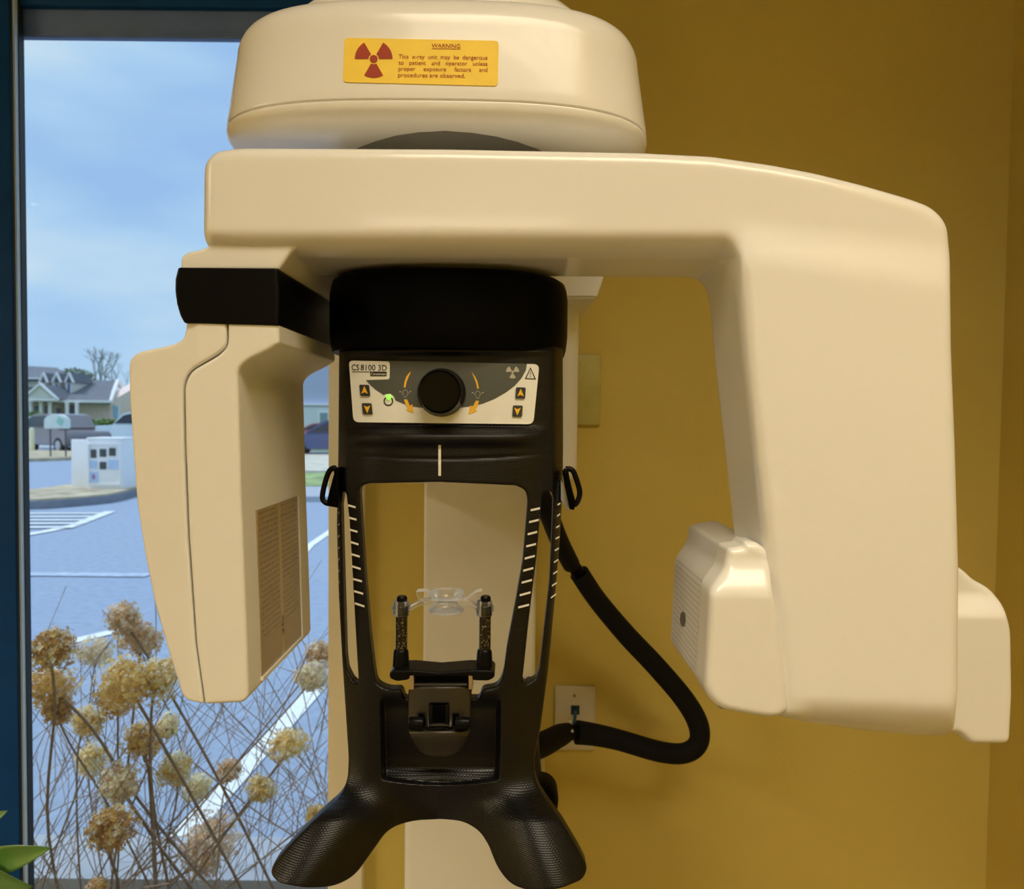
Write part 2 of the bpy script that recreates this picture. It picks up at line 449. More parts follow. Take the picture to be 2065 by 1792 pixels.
# overhead housing
def hz(v, Y=.60, u=870): return P(u, v, Y).z
cx, cy, A, B = P(879, 200, .665).x, .725, .192, .125
zl = P(780, 207, .602).z
rings = []
def R(k, z, n=3.0, kb=None): rings.append(superell(cx, cy, A*k, B*(kb or k), z, n))
R(.50, zl-.0150); R(.66, zl-.0148); R(.80, zl-.0138); R(.90, zl-.0120); R(.955, zl-.0095); R(.985, zl-.0062); R(.996, zl-.0036); R(.999, zl-.0012); R(1.0, zl); R(.998, zl+.0012); 
R(.985, zl+.0016); R(.985, zl+.0030)
R(.997, zl+.0034); R(.998, zl+.006)
for i in range(1, 9): f = i/8; R(.998-.045*f, zl+.006+.058*f)
r1 = .060; z1 = zl+.064
for i in range(1, 9):
    a = PI/2*i/8; R(.953-(.13*(1-math.cos(a))), z1+.030*math.sin(a), kb=.953-(.20*(1-math.cos(a))))
for k_, dz in ((.80, .0315), (.74, .033), (.735, .036), (.72, .046), (.66, .056), (.4, .060)): R(k_, z1+dz, 2.6, k_*.95)
housing = loft('overhead_housing', rings, CREAM, mach, 30)
hs = surf(housing)
lathe('rotation_neck', [(.0, -.035), (.085, -.035), (.090, -.025), (.090, .0), (.115, .012), (.118, .018), (0, .018)], (cx+.012, .735, zl-.020-.004), mat('neck_shade_grey', (.16, .16, .15), .45, noise=20, var=.05), mach)  # grey colour on the neck stands in for shade under the housing
# warning label
YEL = mat('yellow_label', (.96, .68, .07), .65, noise=60, var=.03); RED = mat('red_print', lin(160, 58, 28), .7, noise=150, var=.05)
GREY_D = mat('brown_seam', (.12, .11, .08), .6, noise=50, var=.05)
lab = decal('warning_label', [rp([(695, 77), (1006, 83), (1004, 174), (692, 166)], 9)], hs, .0007, YEL, mach, sub=5, thick=.0006)
decal('radiation_symbol', trefoil(754, 120, 38, 10.5, 8), hs, .0010, RED, lab, sub=1)
tx = []
lang = .0135
tx.append(textmesh('WARNING', 871, 97, 11.5, offset=.013, rot=lang, width=57)); 
lines = ['This x-ray unit may be dangerous', 'to patient and operator unless', 'proper exposure factors and', 'procedures are observed.']
for i, s in enumerate(lines):
    y = 119+i*12.2; ws = s.split(' ')
    size = 12.2
    if i == 3: tx.append(textmesh(s, 803, y+.5, size, rot=lang, width=135, offset=.006)); continue
    ms = [textmesh(q, 0, 0, size, sx=1.0) for q in ws]
    wd = [max(v.co.x for v in m_.vertices) for m_ in ms]; tot = 179; s_ = 1.0
    if sum(wd)+5*(len(ws)-1) > tot: s_ = (tot-3.6*(len(ws)-1))/sum(wd)
    gap = (tot-sum(wd)*s_)/(len(ws)-1); x = 804-(0 if i == 0 else 0)
    for q, wq in zip(ws, wd):
        tx.append(textmesh(q, x, y+(x-803)*lang, size, sx=s_, rot=lang, offset=.006)); x += wq*s_+gap
me = joinm(tx+[curve_solid([[(871, 98.6), (929, 99.6), (929, 100.6), (871, 99.6)]], 0, flat=True)])
decal('printed_text', me, hs, .0010, RED, lab)

# curved arm: bar + descending leg, one moulding
out = [(402, 345), (404, 322, 14), (425, 297, 25), (475, 290, 20), (900, 292), (1305, 300), (1440, 307), (1560, 324), (1650, 341), (1750, 366), (1840, 392), (1890, 410, 30), (1922, 445, 30), (1929, 520), (1931, 700), (1939, 900), (1946, 1150), (1945, 1400), (1936, 1493, 30),
       (1860, 1492), (1760, 1483), (1640, 1467), (1570, 1452, 20), (1562, 1300), (1548, 1110), (1525, 900), (1505, 730), (1493, 600), (1487, 556, 30), (1470, 524, 30), (1430, 517, 20), (1150, 516), (560, 514), (470, 512, 40), (410, 496, 30), (401, 470)]
def arm_y(u, v):
    y = .58
    if u > 1400:
        k = max(0, min(1, (u-1440)/90)); k = k*k*(3-2*k)
        q = max(0, min(1, (v-430-(u-1510)*.13)/110)); q = q*q*(3-2*q)
        y -= .006*k*q+.012*k*max(0, min(1, (v-500)/900))
    lo_ = max(0, min(1, (v-458)/62)); wl = max(0, min(1, (1500-u)/45)); y += .020*lo_*lo_*wl*(3-2*wl)*wl
    lb = max(0, min(1, (v-1405-(1700-u)*-.04)/80)) if u > 1590 else 0; y += .024*lb*lb*max(0, min(1, (u-1590)/50))
    return y
arm = slab('rotating_arm', [rp(out, 12)], .58, .676, 30, CREAM, mach, voxel=3.2, smooth=14, yf=arm_y, res=5)
lathe('arm_hub', [(0, -.10), (.105, -.10), (.11, -.095), (.11, .0), (.10, .006), (0, .006)], (MX-.012, .765, P(700, 296, .60).z-.004), CREAM_S, mach, seg=48)
# side fairing of the leg
f1 = [(1900, 1120), (1950, 1152), (1968, 1170, 10), (2000, 1186, 20), (2030, 1222, 20), (2044, 1268, 20), (2046, 1400), (2041, 1503, 16), (1960, 1503), (1936, 1480), (1900, 1480)]
def fair_y(u, v):
    k = max(0, min(1, (1250-v)/60)); k = k*k*(3-2*k)
    return .594+.012*k
slab('side_fairing', [rp(f1, 10)], .594, .67, 14, CREAM, mach, voxel=2.6, smooth=8, yf=fair_y)

# tube head on the leg
gf = [(1505, 1093, 4), (1500, 1103, 6), (1470, 1107, 8), (1462, 1150, 10), (1440, 1180, 12), (1433, 1195, 8), (1430, 1260), (1422, 1398, 20), (1450, 1432, 24), (1500, 1442), (1560, 1452, 20), (1594, 1440, 20), (1590, 1390), (1573, 1250), (1562, 1190), (1552, 1110, 18), (1530, 1095)]
def gen_y(u, v):
    k = max(0, min(1, (v-1120)/90)); k = k*k*(3-2*k)
    return .571-.014*k
slab('tube_head_cover', [rp(gf, 6)], .57, .606, 16, CREAM, mach, voxel=2.2, smooth=9, yf=gen_y)
DOTW = dotted('white_plastic_dots', (.80, .79, .77), (.22, .20, .16), .0052, .17, EYE-.222, EYE-.132, .60, .735)
gr = [(1540, 1096), (1503, 1101, 4), (1473, 1108, 8), (1465, 1150, 10), (1443, 1180, 12), (1436, 1195, 8), (1433, 1260), (1425, 1396, 12), (1450, 1426, 14), (1540, 1440)]
gen = slab('tube_head', [rp(gr, 5)], .600, .742, 9, DOTW, mach, voxel=2.4, smooth=4)
gb = surf(gen)
slab('tube_head_seam', [rp([(p[0]+1.5, p[1]+2) for p in gr], 5)], .598, .6035, 1, GREY_D, mach, voxel=0)
me = curve_solid([circle(1377.5, 1248, 5.2, ry=15)], 0, flat=True)
spot = decal('focus_mark', me, gb, .0, GREY_D, gen)
for v in spot.data.vertices: v.co.x -= .0005

# sensor head on the left
sr = [(459, 640), (561, 640), (562, 692, 4), (540, 706, 10), (495, 728, 16), (478, 746, 16), (485, 1000), (497, 1300), (500, 1406, 10), (490, 1417, 8), (412, 1421), (395, 1300), (380, 1080), (373, 900), (371, 775, 20), (384, 748, 20), (440, 716, 16), (458, 698, 12)]
sens = slab('sensor_head', [rp(sr, 4)], .58, .765, 7, CREAM_S, mach, voxel=2.4, smooth=6)
sl = [(375, 640), (374, 665), (368, 685, 14), (345, 695, 14), (275, 710, 14), (259, 728, 14), (260, 800), (275, 1010), (290, 1110), (310, 1212), (335, 1300), (366, 1400, 6), (377, 1413, 8), (409, 1420), (392, 1300), (377, 1080), (370, 900), (368, 775, 20), (381, 747, 20), (438, 713, 16), (455, 698, 12), (456, 640)]
slab('sensor_cover', [rp(sl, 4)], .582, .765, 5, CREAM_S, mach, voxel=2.2, smooth=3, yf=lambda u, v: .580+max(0, (400-u))*.00010)
# dotted window in the side of the sensor
sx = lambda z: P(478, 746, .58).x+(P(499, 1400, .58).x-P(478, 746, .58).x)*((P(478, 746, .58).z-z)/(P(478, 746, .58).z-P(499, 1400, .58).z))
ya, yb = .612, .727; zt_, zb_ = PX(521, 1027, sx(1.47)).z, PX(523, 1367, sx(1.33)).z
SENSD = dotted('sensor_window_print', lin(150, 128, 92), lin(112, 92, 62), .0047, .30, zb_+.028, zt_-.002, ya+.002, yb-.004, rough=.12, stripe=(.6655, .6735, lin(165, 143, 106)))
SENSD.node_tree.nodes['Principled BSDF'].inputs['Coat Weight'].default_value = .4
bm = bmesh.new(); e = .0012
vs = [bm.verts.new((sx(z)+e+dx, y, z)) for dx in (0, -.006) for (y, z) in ((ya, zb_), (yb, zb_), (yb, zt_), (ya, zt_))]
for q in ((0, 1, 2, 3), (7, 6, 5, 4), (0, 4, 5, 1), (1, 5, 6, 2), (2, 6, 7, 3), (3, 7, 4, 0)): bm.faces.new([vs[i] for i in q])
sw = link('sensor_window', bm_mesh(bm), SENSD, mach)
bm = bmesh.new()
def fr(y0_, y1_, z0_, z1_):
    vs = [bm.verts.new((sx(z)+dx, y, z)) for dx in (.0026, -.004) for (y, z) in ((y0_, z0_), (y1_, z0_), (y1_, z1_), (y0_, z1_))]
    for q in ((0, 1, 2, 3), (7, 6, 5, 4), (0, 4, 5, 1), (1, 5, 6, 2), (2, 6, 7, 3), (3, 7, 4, 0)): bm.faces.new([vs[i] for i in q])
fr(ya-.002, yb+.003, zb_-.003, zb_); fr(yb, yb+.003, zb_, zt_)
link('window_rim', bm_mesh(bm), CREAM_S, sw)
# '2D' printed on the window stripe, running up the panel
t2 = textmesh('2D', 0, 0, .011)
bm = bmesh.new(); bm.from_mesh(t2)
for v in bm.verts: y_, z_ = .6728-v.co.y*.75, zb_+.018+v.co.x*1.4; v.co = Vector((sx(z_)+e+.0003, y_, z_))
link('window_print', bm_mesh(bm, recalc=False), mat('brown_print', lin(110, 90, 60), .4, noise=90, var=.04), sw)

# neck over the sensor and black band
nk = [(363, 545), (364, 517, 8), (376, 508, 8), (412, 500, 10), (428, 488, 8), (440, 465), (640, 465), (585, 510), (561, 545)]
slab('arm_neck', [rp(nk, 4)], .588, .775, 6, CREAM, mach, voxel=2.6, smooth=5)
bd = [(358, 538), (352, 562), (351.5, 585), (355, 612), (362, 636), (370, 651), (555, 656), (561, 656), (563, 600), (560, 540)]
slab('black_band', [rp(bd, 3)], .578, .79, 5, BLACK_G, mach, voxel=2.6, smooth=2)

# black column cap of the patient support
zt2 = P(905, 536, .62).z; zb2 = P(905, 700, .62).z
ccx = P(907, 600, .70).x; ca = .1085*1.0
ca = (P(1145, 600, .70).x-P(668, 600, .70).x)/2; rings = []
for k, z in ((.60, zt2), (.94, zt2-.0005), (.975, zt2-.003), (.99, zt2-.008), (1.0, zt2-.016), (1.0, zt2-.05), (.99, zb2+.006), (.975, zb2), (.8, zb2)):
    rings.append(superell(ccx, .712, ca*k, .094*k, z, 2.5, 72))
loft('column_cap', rings, BLACK, mach, 50)
bm = bmesh.new(); box_bm(bm, MX-.06, MX+.06, .76, 1.0, zb2-.02, zt2-.012, .01)
link('support_beam', bm_mesh(bm), BLACK, mach, 40)

# patient support frame (black weave)
o_ = [(683, 668), (681, 900), (680, 970), (678, 1060), (682, 1200), (689, 1330), (697, 1450), (702, 1530), (700, 1575, 30), (684, 1608, 30), (640, 1647), (590, 1697), (552, 1740, 10), (543, 1762, 12), (560, 1782, 14), (612, 1792, 20), (672, 1790, 24), (715, 1768, 24), (742, 1730, 24), (783, 1672, 30), (830, 1656, 24), (890, 1653), (935, 1657, 24), (968, 1678, 28), (985, 1706), (1003, 1752, 20), (1030, 1786, 24), (1075, 1800, 24), (1130, 1794, 20), (1176, 1775, 16), (1186, 1752, 12), (1172, 1722, 20), (1135, 1660), (1100, 1612, 20), (1079, 1575, 24), (1078, 1530), (1090, 1470), (1106, 1350), (1120, 1200), (1130, 1080), (1135, 980), (1136, 900), (1135, 668)]
h_ = [(724, 992), (726, 982, 8), (740, 975, 10), (885, 972), (1040, 979), (1060, 988, 10), (1064, 1010, 10), (1054, 1130), (1040, 1210), (1022, 1306), (1015, 1360, 16), (1004, 1386, 16), (972, 1391, 6), (966, 1410, 3), (815, 1410, 3), (809, 1391, 6), (781, 1391, 10), (758, 1380, 16), (752, 1340, 10), (745, 1280), (734, 1149), (729, 1071)]
sl1 = [(692, 983, 4), (698, 998), (704, 1050), (709, 1136), (716, 1267), (722, 1369), (719, 1381, 4), (709, 1372, 5), (699, 1352, 8), (695.5, 1320), (692, 1201), (689, 1097), (687, 1018)]
sl2 = [(1094, 994, 3), (1100, 990, 3), (1112, 991, 3), (1115.5, 1005), (1113, 1071), (1108, 1175), (1096, 1280), (1088, 1350, 8), (1081, 1369, 6), (1060, 1381, 5), (1053, 1374, 5), (1057, 1340), (1066, 1254), (1082, 1123), (1091, 1018)]
def ss(a, b, x):
    t = max(0, min(1, (x-a)/(b-a))); return t*t*(3-2*t)
def head_y(u, v):
    uc = 897 if v < 1500 else 880; t = min(1.15, abs((u-(907-17*ss(1100, 1400, v)))/240)); y = .628+(.036*t**4+.018*ss(.86, 1.0, t))*(1-ss(1520, 1640, v))+.012*(1-ss(686, 712, v))
    # recess of the control panel, rolled ledge below it
    tc_ = max(0, 1-abs((u-895)/215)**4)
    y += .007*ss(700, 720, v)*(1-ss(852, 882, v))*tc_
    y -= .006*ss(856, 880, v)*(1-ss(885, 905, v))*tc_
    vv = 912+13*(1-((u-890)/230)**2); y += .0014*math.exp(-((v-vv)/3.0)**2)*tc_
    # recess that holds the chin clamp
    pu = ss(764, 776, u-(v-1400)*.02)*(1-ss(1000, 1013, u+(v-1400)*.02)); vb = 1583-12*((u-890)/120)**2
    y += pu*ss(1395, 1430, v)*(1-ss(vb-7, vb+2, v))*(.010+.008*ss(1440, 1530, v)-.010*ss(1545, 1580, v))
    # feet curl toward the patient and downward
    if v > 1560:
        left = u < 885
        ax, ay, bx, by = (735, 1590, 625, 1755) if left else (1030, 1590, 1105, 1770)
        L_ = math.hypot(bx-ax, by-ay); dx, dy = (bx-ax)/L_, (by-ay)/L_
        s_ = (u-ax)*dx+(v-ay)*dy; d_ = abs(-(u-ax)*dy+(v-ay)*dx)
        g = ss(1545, 1660, v); sL = s_/L_+.05; sL = .5*(sL+math.sqrt(sL*sL+.04))-.05
        y -= g*(.050*(1-math.exp(-1.5*max(0, sL)))+.016*max(0, sL))*(1-min(1, (d_/150)**2)*.4)
        x_ = (d_/80)**2; y += g*.018*x_/(1+.45*x_)
        y += .004*ss(1580, 1650, v)*(1-min(1, abs((u-885)/90)**2))
    return y
hme = slab('patient_support', [rp(o_, 6), rp(h_, 3)[::-1], rp(sl1, 2)[::-1], rp(sl2, 2)[::-1]], .628, .643, 5, CARBON, mach, voxel=2.5, smooth=2, yf=head_y)
hd = surf(hme)

# printed scales on the uprights
def scale(pts):
    return [[(a, b-s/2), (c, d-s/2), (c, d+s/2), (a, b+s/2)] for (a, b, c, d, s) in pts]
li = [(700, 1018.5, 715, 1022.5), (702, 1043.5, 717, 1047.5), (703, 1067.5, 719, 1072), (705, 1092.5, 721, 1097.5), (706.5, 1117, 723.5, 1122), (708, 1141.5, 725.5, 1147), (710, 1167, 728, 1172), (712, 1191.5, 730.5, 1197), (713.5, 1216, 733, 1222.5)]
ri = [(1070, 1028.5, 1089, 1024.5), (1067, 1052.5, 1086.5, 1048), (1064, 1077, 1083.5, 1072), (1061, 1101.5, 1081, 1096.5), (1058, 1126, 1078.5, 1120.5), (1055, 1150.5, 1075.5, 1145), (1052, 1174.5, 1073, 1169), (1048, 1200, 1070, 1194), (1045, 1224.5, 1067, 1219)]
ro = [(1124, 1018, 1130, 1014.5), (1123, 1041, 1129.5, 1036), (1121, 1064, 1128.5, 1059.5), (1120, 1086.5, 1128, 1082), (1118.5, 1110, 1127, 1105), (1117, 1133.5, 1126, 1128), (1115.5, 1157, 1124.5, 1151), (1113, 1181, 1123, 1174.5), (1111, 1205, 1121.5, 1197.5)]
lo = [(682, 1036+23.4*i, 685, 1031+23.4*i) for i in range(9)]
li = [(a+2, b, c+2, d) for a, b, c, d in li]
for q, s in ((li, 4.2), (ri, 4.4), (ro, 3.2), (lo, 2)):
    for (a, b, c, d) in q:
        y0_ = min(hd.at(u_, v_, 0).y for u_, v_ in ((a+1.5, b), (c-1.5, d), ((a+c)/2, (b+d)/2)))-.0011
        bm = bmesh.new(); bm.faces.new([bm.verts.new(P(u_, v_, y0_)) for u_, v_ in ((a, b-s/2), (a, b+s/2), (c, d+s/2), (c, d-s/2))])
        link('scale_mark', bm_mesh(bm, recalc=False), PRINTW, hme)
decal('centre_mark', [[(884, 897), (889.5, 897), (889.5, 959), (884, 959)]], hd, .0007, PRINTW, hme, sub=3)

# control panel
PANW = mat('panel_cream', (.88, .89, .86), .45, noise=6, var=.01); PAND = mat('panel_slate', lin(82, 86, 82), .45, noise=6, var=.02)
ORA = mat('orange_print', (.95, .54, .04), .5, noise=50, var=.02); INK = mat('dark_print', (.012, .012, .010), .5, noise=50, var=.05)
KEYB = mat('charcoal_key', lin(52, 54, 50), .5, noise=50, var=.04); GRYP = mat('grey_print', lin(185, 180, 168), .5, noise=50, var=.03)
GRN = mat('green_led', (.1, .8, .05), .4, emit=((.25, 1, .06), 1.4))
def pk(x, y): return (660+x/3.4466, 500+y/3.4466)
pan = decal('control_panel', [rp([pk(153, 783)+(9,), pk(1474, 808)+(12,), pk(1432, 1224)+(12,), pk(185, 1210)+(12,)], 9)], hd, .0022, PANW, mach, sub=6, thick=.0018)
ds = [pk(420, 784), pk(1387, 806)]
ds += [pk(*p) for p in ((1380, 850), (1350, 905), (1300, 960), (1240, 1005), (1160, 1050), (1080, 1082), (980, 1103), (900, 1112), (800, 1120), (700, 1115), (600, 1102), (540, 1085), (478, 1060), (465, 1030), (440, 1012), (410, 1015), (395, 1022), (340, 985), (300, 950), (272, 918), (425, 914), (437, 905), (438, 800))]
decal('slate_field', [ds], hd, .0024, PAND, pan, sub=5)
tm = textmesh('CS', *pk(173, 849), 16.4, offset=.03, width=15.2, rot=.012); tm2 = textmesh('8100 3D', *pk(236, 849), 16.2, width=52.5, rot=.02)
ul = curve_solid([[pk(176, 858), pk(416, 860), pk(416, 864), pk(176, 862)]], 0, flat=True)
nb = curve_solid([rp([pk(303, 862)+(1,), pk(417, 863)+(1,), pk(417, 890)+(2,), pk(303, 890)+(2,)], 1)], 0, flat=True)
decal('model_text', joinm([tm, tm2]), hd, .0026, INK, pan)
decal('model_underline', ul, hd, .0026, INK, pan, sub=5)
decal('maker_badge', nb, hd, .0026, INK, pan, sub=2)
decal('maker_text', textmesh('Carestream', *pk(309, 883), 7.2, offset=.018, width=30.3, rot=.01), hd, .0028, PANW, pan)
decal('radiation_symbol', trefoil(*pk(1288, 862), 13.2, 3.6, 2.8), hd, .0026, GRYP, pan)
t1 = [pk(1412, 829), pk(1450, 914), pk(1373, 910)]; t2_ = [pk(1412, 841), pk(1441, 908), pk(1383, 905)]
decal('warning_triangle', [t1, t2_[::-1], [pk(1410, 858), pk(1414, 858), pk(1413, 886), pk(1410, 886)], circle(*pk(1411, 895), 1.0)], hd, .0026, INK, pan)
def key(cx, cy, up, sk):
    q = [(cx-10+sk, cy-11.5), (cx+9.5+sk, cy-11), (cx+10-sk, cy+11.5), (cx-9.5-sk, cy+11.2)]
    k = decal('arrow_key', [rp(q, 3)], hd, .0034, KEYB, pan, thick=.0012)
    s = -1 if up else 1
    decal('arrow', [[(cx+sk*(-s)*.5, cy+s*9), (cx-6.8, cy-s*7), (cx, cy-s*3.8), (cx+6.8, cy-s*7)]], hd, .0037, ORA, k)
for (a, b, up, sk) in ((265, 990, 1, -1), (282, 1117, 0, -1), (1343, 1008, 1, 1), (1322, 1133, 0, 1)):
    key(*pk(a, b), up, sk)
c0 = pk(428, 1062)
pb = decal('power_button', [arcband(c0[0], c0[1]+.5, 7.4, 9.6, 125, 415, 40)], hd, .0026, INK, pan)
decal('power_light', [circle(*pk(431, 1036), 4.8)], hd, .0034, GRN, pb, thick=.001)
# position arcs, faces and arrows
polys = [[pk(*p) for p in ((586, 858), (570, 892), (555, 930), (547, 970), (535, 970), (538, 935), (552, 895), (572, 868))],
         [pk(*p) for p in ((1004, 862), (1026, 890), (1044, 925), (1056, 976), (1044, 980), (1034, 935), (1018, 895))],
         [pk(*p) for p in ((535, 1052), (558, 1052), (577, 1096), (594, 1084), (604, 1148), (552, 1126), (562, 1110), (546, 1085))],
         [pk(*p) for p in ((1056, 1062), (1034, 1060), (1012, 1103), (994, 1092), (982, 1156), (1042, 1132), (1030, 1118), (1046, 1095))]]
for nm_, pl_ in (('position_arc', polys[0]), ('position_arc', polys[1]), ('position_arrow', polys[2]), ('position_arrow', polys[3])): decal(nm_, [pl_], hd, .0026, ORA, pan)
def facei(cx, cy):
    o1 = smoothline([(cx-5.2, cy-3.5), (cx, cy-7.5), (cx+5.2, cy-3.5), (cx+4.2, cy+3), (cx+1.5, cy+8), (cx-1.5, cy+8), (cx-4.2, cy+3)], 5)
    o2 = [((p[0]-cx)*.84+cx, (p[1]-cy)*.86+cy) for p in o1][::-1]
    t = [[(cx-11.5, cy-5.5), (cx-8, cy-3.5), (cx-11.5, cy-1.5)], [(cx+11.5, cy-5.5), (cx+8, cy-3.5), (cx+11.5, cy-1.5)], [(cx-7.2, cy-3), (cx-6.6, cy-3), (cx-6.1, cy+2), (cx-6.7, cy+2)], [(cx+7.2, cy-3), (cx+6.6, cy-3), (cx+6.1, cy+2), (cx+6.7, cy+2)]]
    return [o1, o2]+t
for q_ in (pk(545, 1010), pk(1046, 1018)): decal('head_icon', facei(*q_), hd, .0026, GRYP, pan)
# knob
kc = hd.at(888, 791, 0); kr = 46.5*kc.y/1500*.97
kz = P(887, 790, kc.y-.02)
knob = lathe('knob', [(0, 0), (kr*1.04, 0), (kr*1.07, -.002), (kr*1.07, -.004), (kr*.98, -.008), (kr*.94, -.018), (kr*.90, -.0205), (kr*.84, -.0215), (kr*.3, -.0212), (0, -.0212)], (kz.x, kc.y-.002, kz.z), GLOSSB, pan, axis='y', seg=64)

# side clips
def clip(name, loop, plate, Y):
    pts = [P(u, v, Y) for u, v in loop]
    c = tube(name, smoothline([tuple(p) for p in pts], 6, True)+[tuple(pts[0])], .0024, BLACK_G, mach, smooth=False, seg=8, caps=False)
    slab('clip_plate', [plate], Y-.004, Y+.012, 2, BLACK, c, voxel=0)
    return c
clip('side_clip', [(676, 944), (664, 950), (655, 975), (650, 1002), (655, 1012), (664, 1014), (674, 1000), (680, 965)], [(684, 942), (676, 945), (668, 975), (659, 1010), (660, 1020), (682, 1024)], .655)
c2 = clip('side_clip', [(1142, 946), (1154, 948), (1161, 962), (1169, 990), (1166, 1008), (1158, 1017), (1152, 1000), (1143, 962)], [(1136, 950), (1144, 952), (1152, 985), (1160, 1018), (1158, 1028), (1150, 1027), (1140, 980)], .655)
slab('clip_card', [[(1131, 968), (1133, 970), (1149, 1030), (1145, 1030), (1131, 1008)]], .662, .668, .5, mat('pale_card', (.55, .58, .6), .4, noise=30, var=.03), c2, voxel=0)
bm = bmesh.new(); kk = P(1090, 1600, .80)
lathe_bm(bm, [(0, -.030), (.013, -.030), (.0175, -.024), (.019, -.01), (.019, .012), (.016, .016), (0, .016)], (kk.x, .80, kk.z), 'y', 32)
lk = link('locking_knob', bm_mesh(bm), BLACK, mach, 40)
lathe('knob_shaft', [(0, .0), (.007, .0), (.007, .36), (0, .36)], (kk.x-.004, .81, kk.z), BLACK_G, lk, axis='y')
# back spine of the support, hidden behind the frame, that carries it to the beam
bm = bmesh.new()
for s in (-1, 1):
    xx = ccx+s*.086
    box_bm(bm, xx-.005, xx+.005, .665, .74, P(890, 980, .7).z, zb2+.004, .003)
box_bm(bm, ccx-.09, ccx+.09, .672, .74, P(890, 958, .7).z, zb2+.004, .006)
link('support_back', bm_mesh(bm), BLACK, mach, 40)

# chin clamp in the recess
CL = mat('graphite_plastic', (.060, .054, .042), .33, metal=.6, spec=.5, bump=(1500, .15))
cyf = lambda u, v: .620+.008*((u-887)/62)**2+.012*ss(1480, 1530, v)-.006*ss(1440, 1480, v)
up = [(823, 1392, 3), (835, 1385, 3), (940, 1385, 3), (950, 1392, 3), (949, 1440), (948, 1462, 3), (925, 1466, 2), (925, 1440, 2), (913, 1440, 2), (913, 1466, 2), (905, 1468, 2), (905, 1418, 4), (866, 1418, 4), (866, 1468, 2), (858, 1466, 2), (856, 1440, 2), (844, 1440, 2), (844, 1466, 2), (822, 1462, 3), (822, 1440)]
cl = slab('chin_clamp', [rp(up, 0)], .615, .629, 3, CL, mach, voxel=1.5, smooth=4, yf=cyf)
lw = [(822, 1474, 3), (866, 1474), (905, 1474), (948, 1474, 3), (943, 1492, 10), (928, 1518, 12), (905, 1527, 10), (868, 1527, 10), (845, 1518, 12), (829, 1492, 10)]
slab('clamp_lever', [rp(lw, 3)], .615, .628, 4, CL, cl, voxel=1.5, smooth=4, yf=cyf)
slab('clamp_tongue', [rp([(868, 1422, 3), (903, 1422, 3), (903, 1468), (868, 1468)], 1)], .622, .632, 2, BLACK, cl, voxel=0)
for a in (869, 902):
    tube('clamp_rib', [P(a, 1421, .613), P(a, 1440, .612), P(a, 1456, .614)], .0018, BLACK_G, cl, seg=10)
slab('clamp_strip', [[(866, 1461), (905, 1461), (905, 1464), (866, 1464)]], .612, .616, .5, CL, cl, voxel=0)
for a in (838, 931):
    k_ = P(a+2, 1456, .618)
    lathe('hinge_knuckle', [(0, -.006), (.0045, -.006), (.005, -.005), (.005, .005), (.0045, .006), (0, .006)], (k_.x, .617, k_.z), BLACK_G, cl, axis='x', seg=20)
slab('clamp_bridge', [rp([(826, 1392), (829, 1352, 3), (950, 1352, 3), (952, 1392)], 1)], .628, .640, 2, BLACK, cl, voxel=0)
slab('clamp_bridge_edge', [rp([(836, 1383), (836, 1379), (942, 1379), (942, 1383)], 1)], .624, .630, 1, CL, cl, voxel=0)
for a in (826, 945):
    slab('clamp_guide', [[(a, 1362), (a+8, 1362), (a+8, 1390), (a, 1390)]], .622, .634, .5, mat('tan_guide', lin(150, 128, 90), .4, noise=50, var=.04), cl, voxel=0)
# chin rest: cross bar, two posts, clear bite piece
PY = .638
TUBEM = mat('flecked_carbon_tube', (.012, .010, .006), .28, noise=620, var=.95)
_r = [q for q in TUBEM.node_tree.nodes if q.type == 'VALTORGB'][0].color_ramp; _r.elements[0].position = .56; _r.elements[1].position = .66; _r.elements[1].color = (.30, .24, .14, 1)
cb_ = [(785, 1358, 6), (790, 1352, 4), (830, 1351), (885, 1356), (945, 1351), (992, 1352, 4), (998, 1358, 6), (997, 1366, 4), (985, 1373, 6), (955, 1372), (945, 1364), (830, 1364), (822, 1371), (800, 1374, 6), (786, 1368, 4)]
bar = slab('chin_rest', [rp(cb_, 2)], .622, .650, 3, BLACK_G, mach, voxel=1.6, smooth=2)
for a, t0 in ((808.5, 810), (976.5, 978)):
    def Z(v): return P(a, v, PY).z
    x0 = P(a, 1360, PY).x; px = PY/1500
    lathe('post_sleeve', [(0, Z(1358)), (18*px, Z(1358)), (17.5*px, Z(1352)), (15.2*px, Z(1314)), (14*px, Z(1310)), (12*px, Z(1308)), (0, Z(1308))], (x0, PY, 0), BLACK_G, bar)
    lathe('chin_post', [(0, Z(1312)), (11.8*px, Z(1312)), (11.8*px, Z(1241)), (0, Z(1241))], (x0+.0003, PY, 0), TUBEM, bar)
    lathe('post_cap', [(0, Z(1242)), (12*px, Z(1242)), (12*px, Z(1222)), (9*px, Z(1220)), (8.5*px, Z(1213)), (10.5*px, Z(1211)), (10.5*px, Z(1204)), (8*px, Z(1201)), (0, Z(1201))], (x0+.0006, PY, 0), BLACK_G, bar)
ACR = D.materials.new('clear_acrylic'); ACR.use_nodes = True; nt = ACR.node_tree; nt.nodes.clear()
_t = nt.nodes.new('ShaderNodeBsdfTransparent'); _t.inputs[0].default_value = (.96, .96, .95, 1)
_g = nt.nodes.new('ShaderNodeBsdfGlossy'); _g.inputs['Roughness'].default_value = .12; _g.inputs['Color'].default_value = (1, 1, 1, 1)
_l = nt.nodes.new('ShaderNodeLayerWeight'); _l.inputs['Blend'].default_value = .36
_d = nt.nodes.new('ShaderNodeBsdfDiffuse'); _d.inputs[0].default_value = (.95, .97, 1, 1); _n = nt.nodes.new('ShaderNodeMixShader'); _n.inputs[0].default_value = .38  # white diffuse, mixed in at the edges as painted outline highlights
